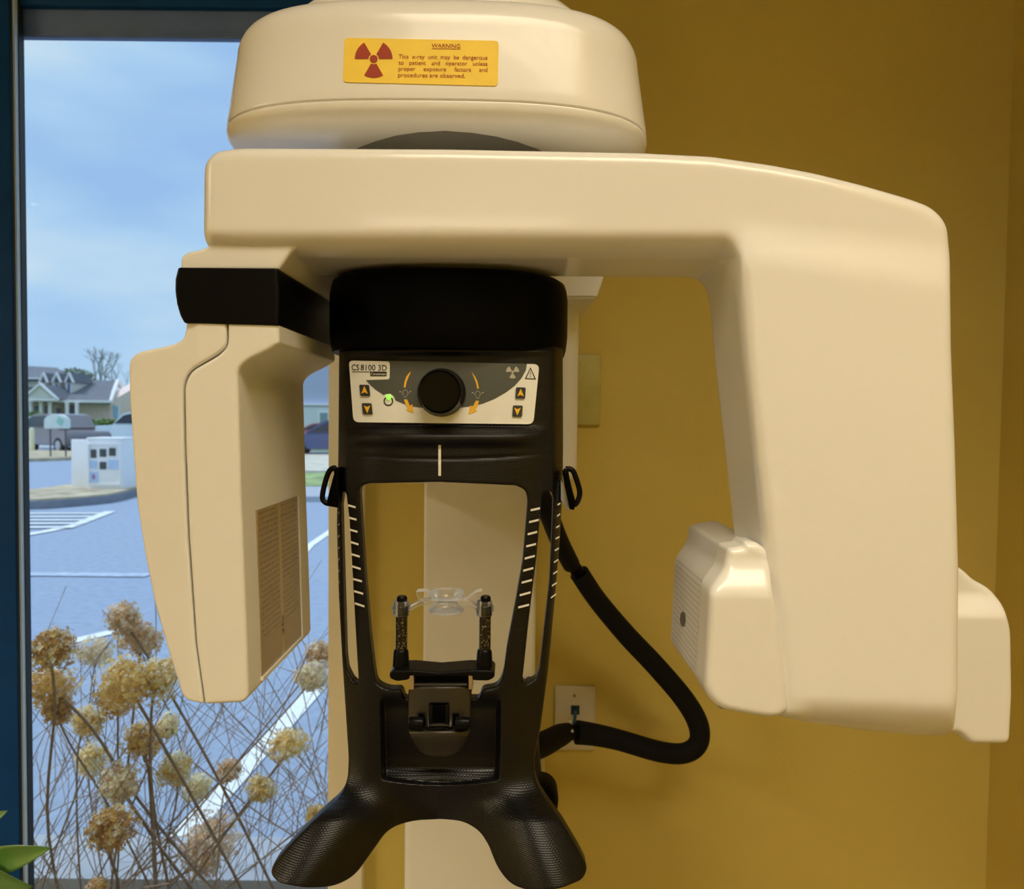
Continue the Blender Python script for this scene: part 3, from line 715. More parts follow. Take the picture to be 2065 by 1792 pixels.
_m = nt.nodes.new('ShaderNodeMixShader'); _o = nt.nodes.new('ShaderNodeOutputMaterial')
nt.links.new(_l.outputs['Fresnel'], _m.inputs[0]); nt.links.new(_t.outputs[0], _m.inputs[1]); nt.links.new(_g.outputs[0], _n.inputs[1]); nt.links.new(_d.outputs[0], _n.inputs[2]); nt.links.new(_n.outputs[0], _m.inputs[2]); nt.links.new(_m.outputs[0], _o.inputs[0])
px = PY/1500
def ringcup(u):
    x0 = P(u, 1220, PY).x; Z = lambda v: P(u, v, PY).z
    bm = bmesh.new(); pr = [(12.3*px, Z(1240)), (16*px, Z(1240)), (16*px, Z(1232)), (18.5*px, Z(1231)), (18.5*px, Z(1220)), (16*px, Z(1219)), (15*px, Z(1211)), (12.3*px, Z(1211)), (12.3*px, Z(1240))]
    rings = []
    for (r, h) in pr: rings.append([bm.verts.new((x0+r*math.cos(2*PI*q/28), PY+r*math.sin(2*PI*q/28), h)) for q in range(28)])
    for i in range(len(rings)-1):
        for q in range(28): bm.faces.new((rings[i][q], rings[i][(q+1) % 28], rings[i+1][(q+1) % 28], rings[i+1][q]))
    bmesh.ops.remove_doubles(bm, verts=bm.verts, dist=1e-6)
    return bm_mesh(bm)
clear = link('clear_bite_piece', ringcup(809), ACR, mach, 35)
link('clear_collar', ringcup(977), ACR, clear, 35)
ap = [(826, 1224), (845, 1214), (862, 1210), (900, 1212), (938, 1210), (950, 1216), (962, 1226), (962, 1232), (945, 1224), (900, 1219), (860, 1220), (845, 1222), (827, 1232)]
slab('clear_bridge', [ap], .630, .642, 1, ACR, clear, voxel=0)
for q in ([(838, 1193, 3), (862, 1192, 2), (864, 1208, 2), (850, 1212, 3), (843, 1206, 3)], [(941, 1208, 2), (960, 1194, 3), (972, 1192, 2), (970, 1204, 3), (958, 1214, 3)]):
    slab('clear_wing', [rp(q, 2)], .628, .640, 1.5, ACR, clear, voxel=0)
bc = P(900, 1212, .636); rr = 36*px
prof = [(0, .0105), (rr*.5, .0095), (rr*.85, .0090), (rr, .0085), (rr*1.04, .0070), (rr*.94, .0050), (rr*.65, .0015), (rr*.6, -.001), (rr*.75, -.004), (rr*.98, -.0065), (rr*.96, -.0085), (rr*.5, -.0095), (0, -.0095)][::-1]
lathe('clear_bite_disc', prof, (bc.x, bc.y, bc.z), ACR, clear, seg=48)

# hose at the back
hp = [(1052, 925, 1.02), (1072, 962, 1.0), (1100, 1020, 1.01), (1128, 1090, 1.08), (1152, 1138, 1.13)]
hose = tube('hose', [P(*q) for q in hp], .0135, RUBBER, mach, seg=16)
tube('hose_coupling', [P(1150, 1132, 1.13), P(1172, 1162, 1.15)], .0105, BLACK, hose, smooth=False, seg=16)
hp = [(1168, 1155, 1.15), (1205, 1210, 1.17), (1262, 1278, 1.19), (1325, 1345, 1.20), (1380, 1410, 1.20), (1408, 1460, 1.20), (1408, 1498, 1.20), (1380, 1518, 1.20), (1330, 1515, 1.20), (1250, 1492, 1.20), (1200, 1481, 1.20), (1163, 1476, 1.195)]
tube('hose', [P(*q) for q in hp], .0155, RUBBER, mach, seg=18, radii=[.0155, .0155, .0165, .017, .017, .017, .016, .016, .0165, .0165, .0175, .019])
lathe('hose_coupling', [(0, -.006), (.012, -.006), (.012, .006), (0, .006)], tuple(P(1157, 1476, 1.19)), BLACK, hose, axis='x')
hp = [(1150, 1474, 1.185), (1130, 1482, 1.17), (1095, 1500, 1.12), (1060, 1512, 1.09), (1010, 1518, 1.10), (975, 1520, 1.16)]
tube('hose', [P(*q) for q in hp], .016, RUBBER, mach, seg=16, radii=[.0135, .0175, .0185, .018, .018, .018])
CHR = mat('chrome_screw', (.8, .8, .8), .2, metal=1, noise=20, var=.02)
for (u, v) in ((1149, 1453), (1154, 1473)):
    p = P(u, v, 1.168); lathe('coupling_screw', [(0, -.002), (.0022, -.002), (.0022, .002), (0, .002)], tuple(p), CHR, hose, axis='y', seg=12)

# wall plates
PLATE = mat('ivory_wall_plate', (.62, .56, .42), .4, noise=10, var=.02)
a, b = P(1119, 1384, 1.300), P(1200, 1515, 1.300)
wp = thing('wall_outlet_plate', 'ivory network jack plate low on the olive wall behind the black hose', 'wall plate', ((a.x+b.x)/2, 1.31, (a.z+b.z)/2))
bm = bmesh.new(); box_bm(bm, a.x, b.x, 1.303, 1.3105, b.z, a.z, .003); link('plate', bm_mesh(bm), PLATE, wp, 40)
jc = P(1160, 1431, 1.303)
box('jack', jc.x-.0075, jc.x+.0075, 1.3015, 1.3045, jc.z-.008, jc.z+.008, mat('dark_blue_jack', lin(18, 40, 62), .4, noise=30, var=.05), wp)
p = P(1159, 1402, 1.3015); lathe('plate_screw', [(0, -.001), (.0025, -.001), (.0025, .001), (0, .001)], (p.x, 1.3022, p.z), mat('brass_screw', (.35, .25, .12), .4, metal=.6, noise=20, var=.05), wp, axis='y', seg=12)
nc = tube('network_cable', [P(1160, 1432, 1.302), P(1160, 1440, 1.275), P(1158, 1455, 1.255), P(1150, 1480, 1.24), P(1125, 1498, 1.265), P(1096, 1505, 1.285)], .0028, mat('teal_blue_cable', lin(15, 90, 125), .45, noise=30, var=.05), None)
tag(nc, 'teal blue network cable plugged into the ivory jack plate', 'cable')
a, b = P(1128, 713, 1.300), P(1211, 858, 1.300)
wp = thing('blank_wall_plate', 'olive painted-over blank plate high on the wall right of the machine column', 'wall plate', ((a.x+b.x)/2, 1.31, (a.z+b.z)/2))
OLP = mat('olive_painted_plate', (.50, .46, .14), .35, noise=25, var=.10)
bm = bmesh.new(); box_bm(bm, a.x, b.x, 1.302, 1.3105, b.z, a.z, .003); link('plate', bm_mesh(bm), OLP, wp, 40)
p = P(1170, 733, 1.3015); lathe('plate_screw', [(0, -.001), (.003, -.001), (.003, .001), (0, .001)], (p.x, 1.3014, p.z), OLP, wp, axis='y', seg=12)
# ------------------------------------------------------------------ outdoors
ASPH = mat('blue_grey_asphalt', (.30, .38, .51), .85, noise=14, var=.10, bump=(120, .4))
CONC = mat('pale_concrete', (.42, .46, .52), .8, noise=10, var=.08)
KERB = mat('kerb_concrete', (.22, .25, .30), .85, noise=12, var=.1)
LINE = mat('white_road_paint', (.86, .90, .90), .7, noise=20, var=.10)
DRYG = mat('dry_grass_verge', (.50, .43, .30), .95, noise=3, var=.35)
GRS = mat('hedge_green', (.16, .24, .09), .9, noise=2.5, var=.4)
def sheet(name, pts, z, m, thick=.02, parent=None):
    bm = bmesh.new(); a = [bm.verts.new((p[0], p[1], z)) for p in pts]; b = [bm.verts.new((p[0], p[1], z-thick)) for p in pts]; k = len(pts)
    bm.faces.new(a); bm.faces.new(b[::-1])
    for i in range(k): bm.faces.new((a[i], b[i], b[(i+1) % k], a[(i+1) % k]))
    return link(name, bm_mesh(bm), m, parent)
def gp(*pts, z=0): return [(G(u, v, z).x, G(u, v, z).y) for (u, v) in pts]
struct(sheet('parking_lot', [(-60, 1.6), (60, 1.6), (60, 33), (-60, 33)], 0, ASPH, .1))
struct(sheet('lawn', [(-120, 33), (120, 33), (120, 220), (-120, 220)], .02, GRS, .1))
sw_y = G(300, 1712).y
struct(sheet('flower_bed', [(-6, YF+WT), (3, YF+WT), (3, sw_y-.25), (-6, sw_y-.25)], .015, mat('mulch_bed', (.22, .19, .17), .95, noise=8, var=.5), .05))
struct(sheet('sidewalk_strip', [(-6, sw_y-.25), (3, sw_y-.25), (3, sw_y), (-6, sw_y)], .05, CONC, .08))
# painted lines
NS = [0]
def stripe(pts, wm=.1, m=None):
    NS[0] += 1
    bm = bmesh.new(); V = [G(u, v) for u, v in pts]
    for i in range(len(V)-1):
        a, b = V[i], V[i+1]; d = (b-a).normalized(); n = Vector((-d.y, d.x, 0))*wm/2
        vs = [bm.verts.new((q.x, q.y, .004+.0015*NS[0])) for q in (a-n, b-n, b+n, a+n)]; bm.faces.new(vs)
    return struct(link('parking_line', bm_mesh(bm), m or LINE))
stripe([(300, 1775), (350, 1708), (640, 1386)], wm=.10)
stripe([(600, 1127), (625, 1100), (680, 1062)], wm=.10)
stripe([(0, 1345), (60, 1320), (130, 1298), (225, 1276), (300, 1265)], wm=.11)
stripe([(0, 1158), (300, 1161)], wm=.16, m=mat('worn_road_paint', (.44, .54, .68), .8, noise=9, var=.2))
stripe([(0, 1088), (90, 1073), (150, 1060), (222, 1032)], wm=.16)
for v in (1036, 1043, 1050, 1057, 1065): stripe([(0, v+.5), (222-(v-1032)*2.2, v)], wm=.12)
# islands with kerbs
def island(name, pts, z, top):
    g = gp(*pts); k = struct(sheet(name, smoothline(g, 4), z, KERB, .2))
    c = sum((Vector(p) for p in g), Vector((0, 0)))/len(g)
    t = [tuple(c+(Vector(p)-c)*.96) for p in g]; struct(sheet('island_planting', smoothline(t, 4), z+.03, top, .05))
island('kerb_island', [(-60, 1025), (60, 1027), (140, 1022), (220, 1014), (262, 1004), (300, 992), (300, 985), (250, 985), (140, 992), (60, 1003), (-60, 1003)], .13, DRYG)
struct(sheet('verge', smoothline(gp((-100, 930), (140, 928), (145, 914), (20, 912), (-100, 914)), 3), .1, DRYG, .2))
struct(sheet('road_edge', gp((-200, 905), (900, 905), (900, 899), (-200, 899)), .05, CONC, .1))
struct(sheet('verge', gp((560, 1012), (760, 1012), (760, 990), (560, 990)), .1, CONC, .2))
struct(sheet('verge', gp((560, 990), (760, 990), (760, 962), (560, 962)), .12, mat('spring_grass', (.28, .38, .16), .95, noise=3, var=.4), .2))
struct(sheet('verge', gp((560, 958), (760, 958), (760, 918), (560, 918)), .12, mat('pale_dry_lawn', (.62, .58, .48), .95, noise=3, var=.2), .2))

def obox(bm, X0, X1, Y0, Y1, Z0, Z1, M4=None, bev=0):
    vs = box_bm(bm, X0, X1, Y0, Y1, Z0, Z1, bev)
    return vs
def px2(u0, v0, u1, v1, Y):
    a, b = P(u0, v0, Y), P(u1, v1, Y); return min(a.x, b.x), max(a.x, b.x), min(a.z, b.z), max(a.z, b.z)
def prism(name, pts, Y, depth, m, parent=None, bev=0, sm=35):
    """outline in pixels at distance Y, running back by depth"""
    bm = bmesh.new(); f = [P(u, v, Y) for u, v in pts]; k = len(f)
    a = [bm.verts.new((p.x, Y, p.z)) for p in f]; b = [bm.verts.new((p.x, Y+depth, p.z)) for p in f]
    bm.faces.new(a); bm.faces.new(b[::-1])
    for i in range(k): bm.faces.new((a[i], b[i], b[(i+1) % k], a[(i+1) % k]))
    bmesh.ops.recalc_face_normals(bm, faces=bm.faces)
    if bev: bmesh.ops.bevel(bm, geom=list(bm.edges), offset=bev, segments=2, affect='EDGES')
    return link(name, bm_mesh(bm), m, parent, sm)

# directory sign in the car park
sg_ = G(200, 1002); SY = sg_.y
WS = mat('white_sign_paint', (.92, .91, .90), .6, noise=6, var=.03)
sgn = thing('directory_sign', 'white boxy directory sign with small dark squares standing on the car park island', 'sign', (sg_.x, SY, 0))
x0, x1, z0, z1 = px2(176, 884, 248, 1006, SY); z0 = 0
box('sign_body', x0, x1, SY, SY+.55, z0, z1, WS, sgn, .02)
fx = P(147, 950, SY+.35).x
box('sign_wing', fx, x0+.02, SY+.30, SY+.42, 0, z1-.03, WS, sgn, .01)
a = px2(172, 880, 251, 887, SY-.03); box('sign_cap', x0-.01, x1+.01, SY-.015, SY+.56, z1-.02, z1+.02, WS, sgn, .01)
bz = px2(181, 897, 242, 975, SY)
bm = bmesh.new()
for (q0, q1, q2, q3) in ((bz[0]-.03, bz[0], bz[2], bz[3]), (bz[1], bz[1]+.03, bz[2], bz[3]), (bz[0]-.03, bz[1]+.03, bz[3], bz[3]+.03), (bz[0]-.03, bz[1]+.03, bz[2]-.03, bz[2])): box_bm(bm, q0, q1, SY-.03, SY+.01, q2, q3)
link('sign_border', bm_mesh(bm), WS, sgn)
DK = mat('dark_olive_panel', lin(70, 78, 82), .4, noise=10, var=.15)
for (u, v, uu, vv) in ((183, 906, 194, 923), (201, 905, 214, 921), (220, 903, 233, 919), (201, 931, 214, 946)):
    q = px2(u, v, uu, vv, SY-.01); box('sign_square', q[0], q[1], SY-.015, SY+.02, q[2], q[3], DK, sgn)
BLU = mat('pale_blue_notice', lin(190, 215, 245), .5, noise=10, var=.05)
for (u, v, uu, vv, m_) in ((181, 929, 195, 945, BLU), (181, 951, 198, 972, BLU), (218, 927, 240, 946, BLU), (186, 956, 192, 966, mat('mauve_notice', lin(170, 120, 175), .5, noise=10, var=.1))):
    q = px2(u, v, uu, vv, SY-.012); box('sign_notice', q[0], q[1], SY-(.018 if m_ is BLU else .022), SY+.02, q[2], q[3], m_, sgn)

# arched cream sign before the grey vehicle
SY2 = 25.0
s2 = thing('arched_sign', 'cream arched monument sign on dark posts in front of the grey car', 'sign', (P(111, 850, SY2).x, SY2, 0))
arc = [(88, 864), (88, 848)]+[(111-23*math.cos(math.radians(a)), 848-13*math.sin(math.radians(a))) for a in range(15, 180, 15)]+[(134, 848), (134, 864)]
prism('sign_panel', arc, SY2, .25, mat('cream_sign', lin(232, 238, 226), .6, noise=4, var=.05), s2, .02)
prism('sign_leaf', [(113, 850), (118, 840), (127, 846), (124, 858), (118, 856)], SY2-.03, .05, mat('pale_green_emblem', lin(170, 215, 195), .6, noise=4, var=.05), s2)
for u in (96, 127):
    q = px2(u, 863, u+1.5, 900, SY2); box('sign_post', q[0], q[1], SY2+.1, SY2+.16, .0, q[3]+.1, mat('dark_post', (.07, .07, .09), .6, noise=10, var=.1), s2)
g = G(65, 913); bl = lathe('bollard', [(0, 0), (.09, 0), (.09, .78), (.07, .86), (.03, .89), (0, .9)], (g.x, g.y, .1), mat('cream_yellow_bollard', lin(240, 232, 190), .6, noise=10, var=.05), seg=20)
tag(bl, 'pale yellow bollard standing on the verge by the window edge', 'bollard')

# vehicles
TYRE = mat('tyre_rubber', (.015, .015, .02), .8, noise=20, var=.2); RIM = mat('alloy_wheel', (.5, .52, .56), .35, metal=.6, noise=20, var=.1)
GLS = mat('car_glass', (.02, .035, .06), .12, spec=.6, noise=3, var=.2)
def car(name, label, cat, loc, rz, Lc, Hc, col, kind='suv', flip=1):
    t = thing(name, label, cat, (loc[0], loc[1], loc[2])); t.rotation_euler = (0, 0, rz); bpy.context.view_layer.update()
    Wd = 1.8; pm = mat('paint_'+name, col, .3, coat=.6, noise=2, var=.04)
    def sidem(nm, pts, w2, m, bev=.05):
        bm = bmesh.new(); a = [bm.verts.new((x*Lc*flip, -w2, z*Hc)) for x, z in pts]; b = [bm.verts.new((x*Lc*flip, w2, z*Hc)) for x, z in pts]; k = len(pts)
        bm.faces.new(a); bm.faces.new(b[::-1])
        for i in range(k): bm.faces.new((a[i], b[i], b[(i+1) % k], a[(i+1) % k]))
        bmesh.ops.recalc_face_normals(bm, faces=bm.faces)
        if bev: bmesh.ops.bevel(bm, geom=list(bm.edges), offset=bev, segments=2, affect='EDGES')
        me = bm_mesh(bm); o = D.objects.new(nm, me); COL.objects.link(o); me.materials.append(m); o.parent = t
        me.polygons.foreach_set('use_smooth', [True]*len(me.polygons)); me.set_sharp_from_angle(angle=.6); return o
    def archs(x, r, n=7): return [(x-r*math.cos(PI*i/n), .2+r*1.9*math.sin(PI*i/n)*.62) for i in range(n+1)]
    lower = [(-.49, .25)]+[(-.40, .20)]+archs(-.30, .095)+archs(.30, .095)+[(.44, .20), (.49, .28), (.495, .45), (.46, .55), (.22, .62), (-.2, .64), (-.47, .63), (-.5, .5)]
    if kind == 'pickup': lower = [(-.49, .3), (-.40, .25)]+archs(-.30, .085)+archs(.30, .085)+[(.44, .25), (.49, .3), (.495, .5), (.46, .58), (.22, .62), (-.2, .60), (-.49, .60)]
    body = sidem('body', lower, Wd/2, pm, .04)
    roof = {'suv': [(-.46, .62), (-.40, .90), (-.30, .985), (.0, 1.0), (.10, .97), (.25, .62)], 'sedan': [(-.42, .63), (-.26, .93), (-.1, 1.0), (.06, .97), (.24, .62)], 'pickup': [(-.15, .6), (-.12, .95), (-.05, 1.0), (.08, .98), (.14, .92), (.24, .6)]}[kind]
    cab = sidem('cabin', roof, Wd/2-.10, pm, .06)
    cx_ = sum(p[0] for p in roof)/len(roof); win_ = [(cx_+(x-cx_)*.86, .80+(z-.80)*.72) for x, z in roof]
    sidem('side_windows', win_, Wd/2-.085, GLS, .01)
    wind = [(x, z) for x, z in roof]; 
    for sx_ in (-.30, .30):
        for sy in (-1, 1):
            bm = bmesh.new(); r = .33 if kind != 'pickup' else .38
            lathe_bm(bm, [(r*.6, -.11), (r*.95, -.11), (r, -.08), (r, .08), (r*.95, .11), (r*.6, .11)], (sx_*Lc*flip, sy*(Wd/2-.10), r), 'y', 24)
            o = link('wheel', bm_mesh(bm), TYRE, None, 40); o.parent = t
            bm = bmesh.new(); lathe_bm(bm, [(r*.12, -.125), (r*.6, -.115), (r*.62, -.10), (r*.62, .10), (r*.6, .115), (r*.12, .125)], (sx_*Lc*flip, sy*(Wd/2-.10), r), 'y', 20)
            h = link('hub', bm_mesh(bm), RIM, None, 40); h.parent = o
    for s0, s1 in ((-.8, -.5), (.5, .8)):
        bm = bmesh.new(); box_bm(bm, (-.497*Lc*flip)-.03, (-.497*Lc*flip)+.03, s0, s1, .5*Hc, .6*Hc)
        o = link('tail_lamp', bm_mesh(bm), mat('tail_lamp_lens', (.55, .45, .45), .3, noise=5, var=.1)); o.parent = t
    return t
CY = G(120, 912).y
c_ = P(134, 880, CY+1.2)
car('grey_car', 'dark grey car parked behind the arched cream sign', 'car', (c_.x, CY+1.2, -.05), math.radians(-32), 3.7, 1.60, (.22, .20, .22), 'suv')
CY2 = 36.0; c_ = P(268, 880, CY2+1); car('pickup_truck', 'white pickup truck partly hidden behind the left scanner head', 'pickup truck', (c_.x+.6, CY2+1, -.05), math.radians(0), 5.3, 1.75, (.75, .84, .86), 'pickup', -1)
CY3 = G(650, 922).y; c_ = P(672, 890, CY3+1); car('blue_car', 'dark blue car seen in the gap beside the black support', 'car', (c_.x, CY3+1, 0), math.radians(8), 4.2, 1.45, (.07, .10, .24), 'sedan', -1)
c_ = P(640, 870, 40); car('red_car', 'dull red car parked behind the dark blue car', 'car', (c_.x+1.0, 40, 0), 0, 4.4, 1.25, (.50, .14, .15), 'sedan')
c_ = P(30, 870, 38); car('silver_car', 'silver car whose tail just shows at the left window edge', 'car', (c_.x-.6, 38, 0), 0, 4.2, 1.45, (.55, .58, .62), 'sedan', -1)

# brick office with porch
HY = 60.0
SLATE = mat('slate_shingles', (.17, .18, .21), .9, noise=2.0, var=.12)
WH = mat('white_trim_outdoor', (.93, .92, .92), .7, noise=2, var=.03)
CRW = mat('cream_siding', (.72, .70, .62), .8, noise=2, var=.05)
def brickm(name, c1, c2, mo, s):
    m = D.materials.new(name); m.use_nodes = True; nt = m.node_tree; b = nt.nodes['Principled BSDF']
    tc = nt.nodes.new('ShaderNodeTexCoord'); sp = nt.nodes.new('ShaderNodeSeparateXYZ'); cb = nt.nodes.new('ShaderNodeCombineXYZ'); ad = nt.nodes.new('ShaderNodeMath')
    nt.links.new(tc.outputs['Object'], sp.inputs[0]); nt.links.new(sp.outputs['X'], ad.inputs[0]); nt.links.new(sp.outputs['Y'], ad.inputs[1]); nt.links.new(ad.outputs[0], cb.inputs['X']); nt.links.new(sp.outputs['Z'], cb.inputs['Y'])
    br = nt.nodes.new('ShaderNodeTexBrick'); br.inputs['Scale'].default_value = s; br.inputs['Color1'].default_value = (*c1, 1); br.inputs['Color2'].default_value = (*c2, 1); br.inputs['Mortar'].default_value = (*mo, 1)
    nt.links.new(cb.outputs[0], br.inputs['Vector']); nt.links.new(br.outputs['Color'], b.inputs['Base Color']); b.inputs['Roughness'].default_value = .9; return m
BR = brickm('tan_brick', (.85, .58, .48), (.95, .76, .66), (.85, .80, .76), 4.0)
hx = P(140, 860, HY).x
hse = thing('brick_office', 'brick office with grey shingle roof, white porch columns and three dormers', 'building', (hx, HY, 0))
q = px2(-60, 812, 222, 890, HY); box('wall', q[0], q[1], HY+3.0, HY+14, 0, q[3]+.1, BR, hse)
q2 = px2(158, 812, 222, 890, HY); box('wall', q2[0], q2[1], HY, HY+10, 0, q2[3]+.1, BR, hse)
# gable end that runs back to the right
GX = q2[1]
bm = bmesh.new(); zt_e = P(222, 810, HY).z; zt_r = P(238, 765, HY+5).z
za = [(GX, HY, 0), (GX+2.0, HY+9, 0), (GX+2.0, HY+9, zt_e), (GX+1.0, HY+4.5, zt_r), (GX, HY, zt_e)]
a = [bm.verts.new(p) for p in za]; b = [bm.verts.new((p[0]-1.2, p[1]+.3, p[2])) for p in za]
bm.faces.new(a); bm.faces.new(b[::-1])
for i in range(5): bm.faces.new((a[i], b[i], b[(i+1) % 5], a[(i+1) % 5]))
link('gable_wall', bm_mesh(bm), BR, hse)
def roofm(name, front, back, m):
    bm = bmesh.new(); a = [bm.verts.new(p) for p in front]; b = [bm.verts.new(p) for p in back]; bm.faces.new(a[:]+b[::-1])
    r = bmesh.ops.extrude_face_region(bm, geom=list(bm.faces))
    for v in [g for g in r['geom'] if isinstance(g, bmesh.types.BMVert)]: v.co.z -= .25
    return link(name, bm_mesh(bm), m, hse)
def PP(u, v, Y): p = P(u, v, Y); return (p.x, p.y, p.z)
roofm('roof', [PP(-60, 806, HY-1.2), PP(223, 809, HY-1.2)], [PP(-60, 764, HY+4.5), PP(237, 767, HY+4.5)], SLATE)
roofm('roof', [PP(236, 767, HY+4.5), PP(263, 810, HY+9)], [PP(237, 767, HY+5.5), PP(264, 809, HY+12)], SLATE)
roofm('upper_roof', [PP(-60, 761, HY+2.0), PP(146, 763, HY+2.0)], [PP(-60, 731, HY+7), PP(115, 741, HY+7)], SLATE)
q = px2(-60, 760, 146, 765, HY+1.8); box('cornice', q[0], q[1], HY+1.6, HY+2.2, q[2], q[3], WH, hse)
q = px2(-60, 764, 145, 806, HY+2.3); box('wall', q[0], q[1], HY+2.3, HY+7, q[2], q[3], CRW, hse)
q = px2(-60, 804, 222, 812, HY-1.3); box('fascia', q[0], q[1], HY-1.3, HY-.9, q[2], q[3], WH, hse)
rk = tube('rake_board', [P(222, 811, HY-1.0), P(237.5, 767, HY+4.4), P(263, 812, HY+9)], .16, WH, hse, smooth=False, seg=6)
prism('porch_roof', [(46, 804), (79, 775), (113, 804)], HY-2.2, 4, SLATE, hse)
prism('pediment', [(54, 802), (79, 779), (105, 802)], HY-2.35, .3, CRW, hse)
for pts in ([(46, 805), (79, 776), (79, 771), (42, 804)], [(79, 771), (79, 776), (110, 804), (116, 805)], [(44, 802), (114, 803), (114, 808), (44, 807)]): prism('pediment_trim', pts, HY-2.5, .3, WH, hse)
for u in (50, 63, 83, 101, 135.5, 155.5):
    c = P(u, 850, HY-1.6); zt_c = P(u, 811, HY-1.6).z
    lathe('porch_column', [(0, .0), (.17, .0), (.17, .25), (.14, .3), (.13, zt_c-.12), (.16, zt_c-.1), (.16, zt_c), (0, zt_c)], (c.x, c.y, 0), WH, hse, seg=16)
for (u, ww) in ((86, 7), (112.5, 7.5), (138, 7)):
    fx0, v0, v1 = u-ww, 772, 795
    prism('dormer_wall', [(u-ww, 772), (u, 760), (u+ww, 772), (u+ww, 797), (u-ww, 797)] if u > 100 else [(u-ww, 772), (u, 760), (u+ww, 772), (u+ww, 788), (u-ww, 775)], HY+.8, 3, CRW, hse)
    prism('dormer_roof', [(u-ww-2, 771), (u, 751), (u+ww+2, 771)], HY+.7, 3, SLATE, hse)
    for s in (-1, 1): prism('dormer_trim', [(u, 750), (u, 754), (u+s*ww, 771), (u+s*(ww+2.5), 771)], HY+.45, .25, WH, hse)
    if u > 90:
        w_ = prism('window', [(u-4, 769), (u+4, 769), (u+4, 793), (u-4, 793)], HY+.7, .2, WH, hse)
        prism('pane', [(u-2, 772), (u+2, 772), (u+2, 790), (u-2, 790)], HY+.6, .1, mat('dark_window_pane', lin(95, 115, 150), .2, noise=2, var=.1), w_)
w_ = prism('window', [(226, 815), (240, 816), (240, 846), (226, 845)], HY-.0, .1, WH, hse)
prism('pane', [(228, 818), (238, 819), (238, 843), (228, 842)], HY-.05, .05, mat('pale_blue_pane', lin(165, 205, 235), .2, noise=2, var=.1), w_)
d_ = prism('door', [(110, 818), (123, 818), (123, 850), (110, 850)], HY+2.9, .1, WH, hse); prism('pane', [(113, 822), (120, 822), (120, 838), (113, 838)], HY+2.8, .1, mat('dark_window_pane', (.2, .2, .2)), d_)
for (u, uu) in ((54, 60), (69, 79), (90, 97), (141, 150)): prism('window', [(u, 818), (uu, 818), (uu, 848), (u, 848)], HY+2.9, .1, mat('dark_window_pane', (.2, .2, .2)), hse)

# pale building seen in the gap beside the support
PB = mat('lavender_stucco', lin(180, 188, 215), .8, noise=1, var=.03)
bb = thing('pale_building', 'pale lavender building seen through the gap left of the black support', 'building', (P(660, 850, 50).x, 50, 0))
q = px2(560, 700, 800, 880, 50); box('wall', q[0], q[1], 50, 60, 0, q[3]+2, PB, bb)
q = px2(560, 813, 800, 819, 49.9); box('ledge', q[0], q[1], 49.7, 50, q[2], q[3], WH, bb)
q = px2(560, 819, 800, 890, 49.9); box('lower_wall', q[0], q[1], 49.85, 50, 0, q[3], mat('white_stucco', (.75, .78, .84), .8, noise=1, var=.03), bb)
w_ = prism('window', [(641, 828), (664, 828), (664, 868), (641, 868)], 49.8, .1, WH, bb)
prism('pane', [(645, 832), (660, 832), (660, 866), (645, 866)], 49.7, .1, mat('sea_green_pane', lin(120, 150, 160), .2, noise=2, var=.1), w_)

# hedges, distant trees and a light mast
def leafball(name, c, r, n, size, m, parent=None, squash=1.0, seed=0, flat=False):
    rnd = random.Random(seed); bm = bmesh.new()
    for _ in range(n):
        d = Vector((rnd.gauss(0, 1), rnd.gauss(0, 1), rnd.gauss(0, 1))).normalized()*(rnd.random()**.4)
        p = Vector(c)+Vector((d.x*r[0], d.y*r[1], d.z*r[2]*squash)); q = Matrix.Rotation(rnd.random()*6.28, 3, 'Z')@Matrix.Rotation(rnd.random()*3, 3, 'X')
        s = size*(.6+rnd.random()*.8)
        vs = [bm.verts.new(p+q@Vector(k)*s) for k in ((-.5, 0, 0), (0, -.35, .1), (.5, 0, 0), (0, .35, .1))]
        bm.faces.new(vs)
    return link(name, bm_mesh(bm, recalc=False), m, parent)
HG = mat('hedge_leaves', (.20, .30, .11), .9, noise=4, var=.4)
for (u, v, Y, rx, rz, lab) in ((62, 858, 54, 1.3, .85, 'round green hedge left of the porch columns'), (215, 868, 54, 2.6, .6, 'low green hedge below the brick gable'), (180, 868, 56, 1.5, .5, 'low green hedge before the brick wall beside the porch')):
    c = P(u, v, Y); t = thing('hedge', lab, 'hedge', (c.x, Y, 0)); leafball('foliage', (c.x, Y, rz), (rx, .7, rz), 1400, .3, HG, t, seed=int(u))
TB = mat('bare_branch_bark', (.30, .28, .30), .9, noise=5, var=.2)
def bare_tree(name, lab, x, y, h, seed, leaf=None):
    rnd = random.Random(seed); t = thing(name, lab, 'tree', (x, y, 0)); bm = bmesh.new()
    def grow(p, d, L_, r, dep):
        e = p+d*L_; tube_bm(bm, [p, (p+e)/2+Vector((rnd.uniform(-1, 1), 0, rnd.uniform(-1, 1)))*L_*.06, e], r, 5, False)
        if dep == 0: return
        for _ in range(3): grow(e, (d+Vector((rnd.uniform(-.8, .8), rnd.uniform(-.6, .6), rnd.uniform(-.2, .5)))).normalized(), L_*.68, r*.6, dep-1)
    tr_ = bm_mesh; grow(Vector((x, y, 0)), Vector((0, 0, 1)), h*.36, h*.014, 4)
    link('trunk', bm_mesh(bm, recalc=False), TB, t)
    if leaf: leafball('crown', (x, y, h*.75), (h*.34, h*.3, h*.28), 900, .5, leaf, t, seed=seed)
c = P(163, 800, 85); bare_tree('bare_tree', 'bare winter tree rising behind the brick office roof', c.x-2.5, 93, 10.5, 3)
c = P(196, 800, 82); bare_tree('bushy_tree', 'low bushy tree just showing over the office roof', c.x, 78, 6.2, 5, mat('olive_leaves', lin(150, 165, 150), .9, noise=2, var=.2))
